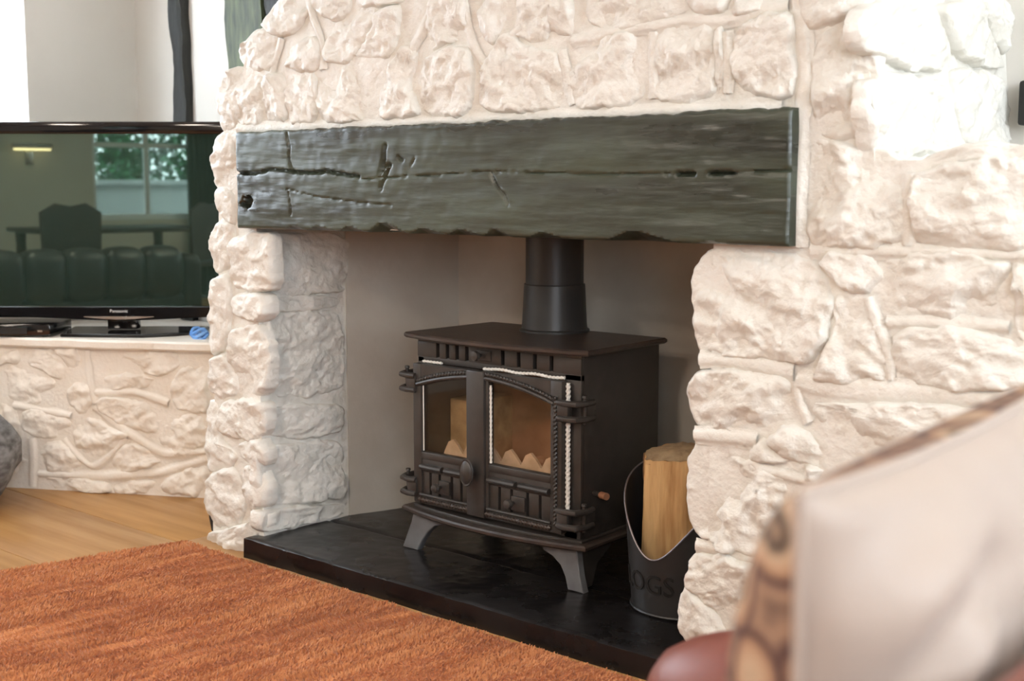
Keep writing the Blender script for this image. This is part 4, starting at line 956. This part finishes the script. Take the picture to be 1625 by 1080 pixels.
def cushion(name, TL, e1, e2, th, m, label, seed, mback):
    """square cushion from its far top corner and two edge vectors"""
    TL = np.array(TL, float); e1 = np.array(e1, float); e2 = np.array(e2, float); nrm = np.cross(e2, e1); nrm /= np.linalg.norm(nrm)
    if nrm @ (CAM - TL) < 0: nrm = -nrm
    n = 56; s = np.linspace(-1, 1, n); U, V = np.meshgrid(s, s)
    def prof(a): return np.clip(1 - np.abs(a) ** 2.6, 0, 1) ** 0.55
    T = prof(U) * prof(V)
    pin = 0.075 * (1 - U ** 2) * np.abs(V) ** 3; pin2 = 0.075 * (1 - V ** 2) * np.abs(U) ** 3
    Uu = U * (1 - 0.0 - pin2 * 0.75); Vv = V * (1 - pin * 0.75)
    q = np.stack([U * 1.6, V * 1.6, np.full_like(U, seed)], -1)
    wr = 0.010 * fbm(q, seed, 3) * T ** 0.5
    # tension creases running in from the edges
    ang = np.arctan2(V, U); cre = 0.012 * np.sin(V * 19 + 4 * U + 2.2 * vnoise(q * 1.5, seed + 3)) * sm(-U, 0.0, 0.9) * (1 - U ** 6) * (1 - V ** 4)
    cen = TL + (e1 + e2) / 2
    top = cen + (Uu / 2)[..., None] * e1 + (Vv / 2)[..., None] * e2 + (T * th * 0.42 + wr + cre)[..., None] * nrm
    bot = cen + (Uu / 2)[..., None] * e1 + (Vv / 2)[..., None] * e2 - (T ** 0.8 * th * 0.68)[..., None] * nrm
    o = empty(name, (cen[0], cen[1], min(top[..., 2].min(), bot[..., 2].min())), label, 'cushion')
    for nm, G, mm, flip in (('front_cover', top, m, False), ('back_cover', bot, mback, True)):
        Fc = []
        for j in range(n - 1):
            for i in range(n - 1):
                a = j * n + i; Fc.append((a, a + 1, a + n + 1, a + n))
        c_ = wobj(nm, G.reshape(-1, 3), Fc, mm, o)
        bm = bmesh.new(); bm.from_mesh(c_.data); bmesh.ops.recalc_face_normals(bm, faces=bm.faces); bm.to_mesh(c_.data); bm.free()
        c_.data.polygons.foreach_set('use_smooth', np.ones(len(c_.data.polygons), bool))
    idx = [(0, i) for i in range(n)] + [(j, n - 1) for j in range(1, n)] + [(n - 1, i) for i in range(n - 2, -1, -1)] + [(j, 0) for j in range(n - 2, -1, -1)]
    MB().tube([top[j, i] * 0.5 + bot[j, i] * 0.5 for j, i in idx], 0.0035, 8).build('seam', m, o)
    return o
def cam2w(x, y, z): return CAM + RV * x - UV * y + FW * z
def cdir(x, y, z): return RV * x - UV * y + FW * z
TLc = at_depth(1268, 785, 0.66)
cushion('scatter_cushion', TLc, (0.0, 0.47, 0.02), (-0.012, 0.0, -0.44), 0.15, CUSH, 'plain beige cushion with brown patterned back standing on the leather sofa', 5, PATT)

# ------------------------------------------------------------------ lamps
def ceiling_lamp(x, y_, label):
    o = empty('ceiling_lamp', (x, y_, 2.13), label, 'lamp', group=None)
    MB().lathe([(0.05, 0.12), (0.05, 0.10), (0.012, 0.095), (0.012, 0.05), (0.20, 0.045), (0.235, 0.0), (0.23, 0.0), (0.196, 0.040), (0.01, 0.044)], (0, 0, 0), 32).build('shade', WHITEP, o, local=True)
ceiling_lamp(-1.2, -0.5, 'white ceiling lamp nearest the sofa'); ceiling_lamp(-2.9, -1.2, 'white ceiling lamp towards the left wall'); ceiling_lamp(0.9, -2.2, 'white ceiling lamp towards the back right')
wl = empty('wall_light', (-1.56, -4.3, 1.22), 'warm glowing brass wall light reflected in the television', 'lamp')
MB().box(-0.03, 0.03, 0.0, 0.02, -0.05, 0.12, 0.004).build('back_plate', SILVER, wl, local=True)
MB().tube([(-0.16, 0.09, 0.10), (0.16, 0.09, 0.10)], 0.022, 14).build('tube_shade', SILVER, wl, local=True)
MB().tube([(0, 0.01, 0.05), (0, 0.06, 0.06), (0, 0.09, 0.09)], 0.007, 8).build('arm', SILVER, wl, local=True)
MB().tube([(-0.15, 0.09, 0.076), (0.15, 0.09, 0.076)], 0.012, 10).build('bulb', WARMGLOW, wl, local=True)

# ------------------------------------------------------------------ dining end of the room, seen only as reflections in the television
BLK = mat('black_leather', (0.018, 0.018, 0.017), rough=0.4, bump=0.2, bscale=150, bdist=0.001)
s2 = empty('leather_sofa', (-2.3, -1.5, 0.0), 'black leather sofa with scalloped back reflected in the television', 'sofa')
def soft2(name, *a, **k):
    V, Fc = soft_box(*a, **k); return wobj(name, V, Fc, BLK, s2)
soft2('seat_base', -3.05, -1.62, -1.9, -1.25, 0.08, 0.32, 0.04)
soft2('seat_cushion', -2.95, -1.72, -1.88, -1.40, 0.31, 0.43, 0.05)
for i in range(5): soft2('back_pad', -2.98 + i * 0.25, -2.72 + i * 0.25, -1.42, -1.20, 0.30, 0.60, 0.06, puff=0.02, n=8)
for x in (-3.10, -1.72): soft2('arm_roll', x, x + 0.14, -1.9, -1.22, 0.10, 0.56, 0.06)
for x in (-3.0, -1.68):
    for y_ in (-1.86, -1.28): MB().lathe([(0.02, 0.0), (0.028, 0.03), (0.022, 0.085)], (x, y_, 0), 12).build('foot', DARKOAK, s2)
dt = empty('dining_table', (-1.5, -2.95, 0.0), 'dark oak dining table reflected in the television below the window', 'table')
MB().box(-2.1, -0.85, -3.35, -2.55, 0.655, 0.69, 0.006).build('table_top', DARKOAK, dt)
for x in (-2.02, -0.93):
    for y_ in (-3.27, -2.63): MB().lathe([(0.025, 0.0), (0.035, 0.05), (0.03, 0.25), (0.042, 0.45), (0.035, 0.56), (0.04, 0.656)], (x, y_, 0), 16).build('leg', DARKOAK, dt)
def chair(x, y_, rz, label):
    o = empty('dining_chair', (x, y_, 0.0), label, 'chair', rz=rz)
    MB().box(-0.21, 0.21, -0.20, 0.20, 0.42, 0.46, 0.01).build('seat', DARKOAK, o, local=True)
    MB().prism([(-0.19, 0.47), (0.19, 0.47), (0.20, 0.82), (0.10, 0.88), (0.0, 0.86), (-0.10, 0.88), (-0.20, 0.82)], -0.215, -0.185, 'y', 0.004).build('backrest', DARKOAK, o, local=True)
    for sx in (-0.18, 0.18):
        for sy in (-0.18, 0.18): MB().lathe([(0.016, 0.0), (0.024, 0.42)], (sx, sy, 0), 10).build('leg', DARKOAK, o, local=True)
chair(-2.10, -2.22, math.pi + 0.15, 'dark dining chair left of the reflected table'); chair(-1.15, -2.22, math.pi - 0.25, 'dark dining chair in front of the reflected window')
# curtain beside the window
CURT = mat('dark_green_curtain', (0.035, 0.045, 0.036), rough=0.8)
def curtain():
    n = 60; P = []
    for i in range(n + 1): t = i / n; P.append((-0.18 + 0.34 * t, -4.24 + 0.025 * math.sin(t * 44)))
    P += [(x, y_ + 0.006) for x, y_ in P[::-1]]
    return tag(MB().prism(P, 0.02, 2.15, 'z').build('curtain', CURT), 'dark green curtain hanging beside the reflected window', 'curtain')
curtain()
# garden outside the back window
LEAF = mat('hedge_leaves', (0.06, 0.20, 0.08), (0.02, 0.09, 0.04), rough=0.5, scale=6)
GRASS = mat('garden_paving', (0.35, 0.36, 0.36), rough=0.8)
def hedge():
    rs = np.random.RandomState(3); n = 24000
    c = np.c_[rs.uniform(-3.6, 1.6, n), -6.6 + rs.normal(0, 0.16, n), rs.uniform(0.9, 3.2, n)]; c[:, 1] += 0.25 * vnoise(np.c_[c[:, 0] / 0.5, c[:, 2] / 0.5, np.zeros(n)], 2)
    a = rs.normal(size=(n, 3)); a /= np.linalg.norm(a, axis=1)[:, None]; b_ = np.cross(a, rs.normal(size=(n, 3))); b_ /= np.linalg.norm(b_, axis=1)[:, None]
    V = np.empty((n, 4, 3)); V[:, 0] = c - a * 0.05; V[:, 1] = c + b_ * 0.028; V[:, 2] = c + a * 0.05; V[:, 3] = c - b_ * 0.028
    o = wobj('hedge', V.reshape(-1, 3), np.arange(n * 4).reshape(-1, 4), LEAF, smooth=False); o['kind'] = 'stuff'
    return tag(o, 'leafy green garden hedge reflected in the television', 'hedge')
hedge()
fw = empty('garden_wall', (-1.0, -6.0, 0.0), 'pale low garden wall below the reflected hedge', 'wall')
MB().box(-3.6, 1.6, -6.1, -5.95, -0.3, 1.0, 0.01).build('wall_body', GRASS, fw); MB().box(-3.65, 1.65, -6.14, -5.91, 1.0, 1.06, 0.01).build('coping', GRASS, fw)
struct(MB().box(-5.0, 3.0, -7.2, -4.5, -0.4, -0.3).build('floor_garden', GRASS))
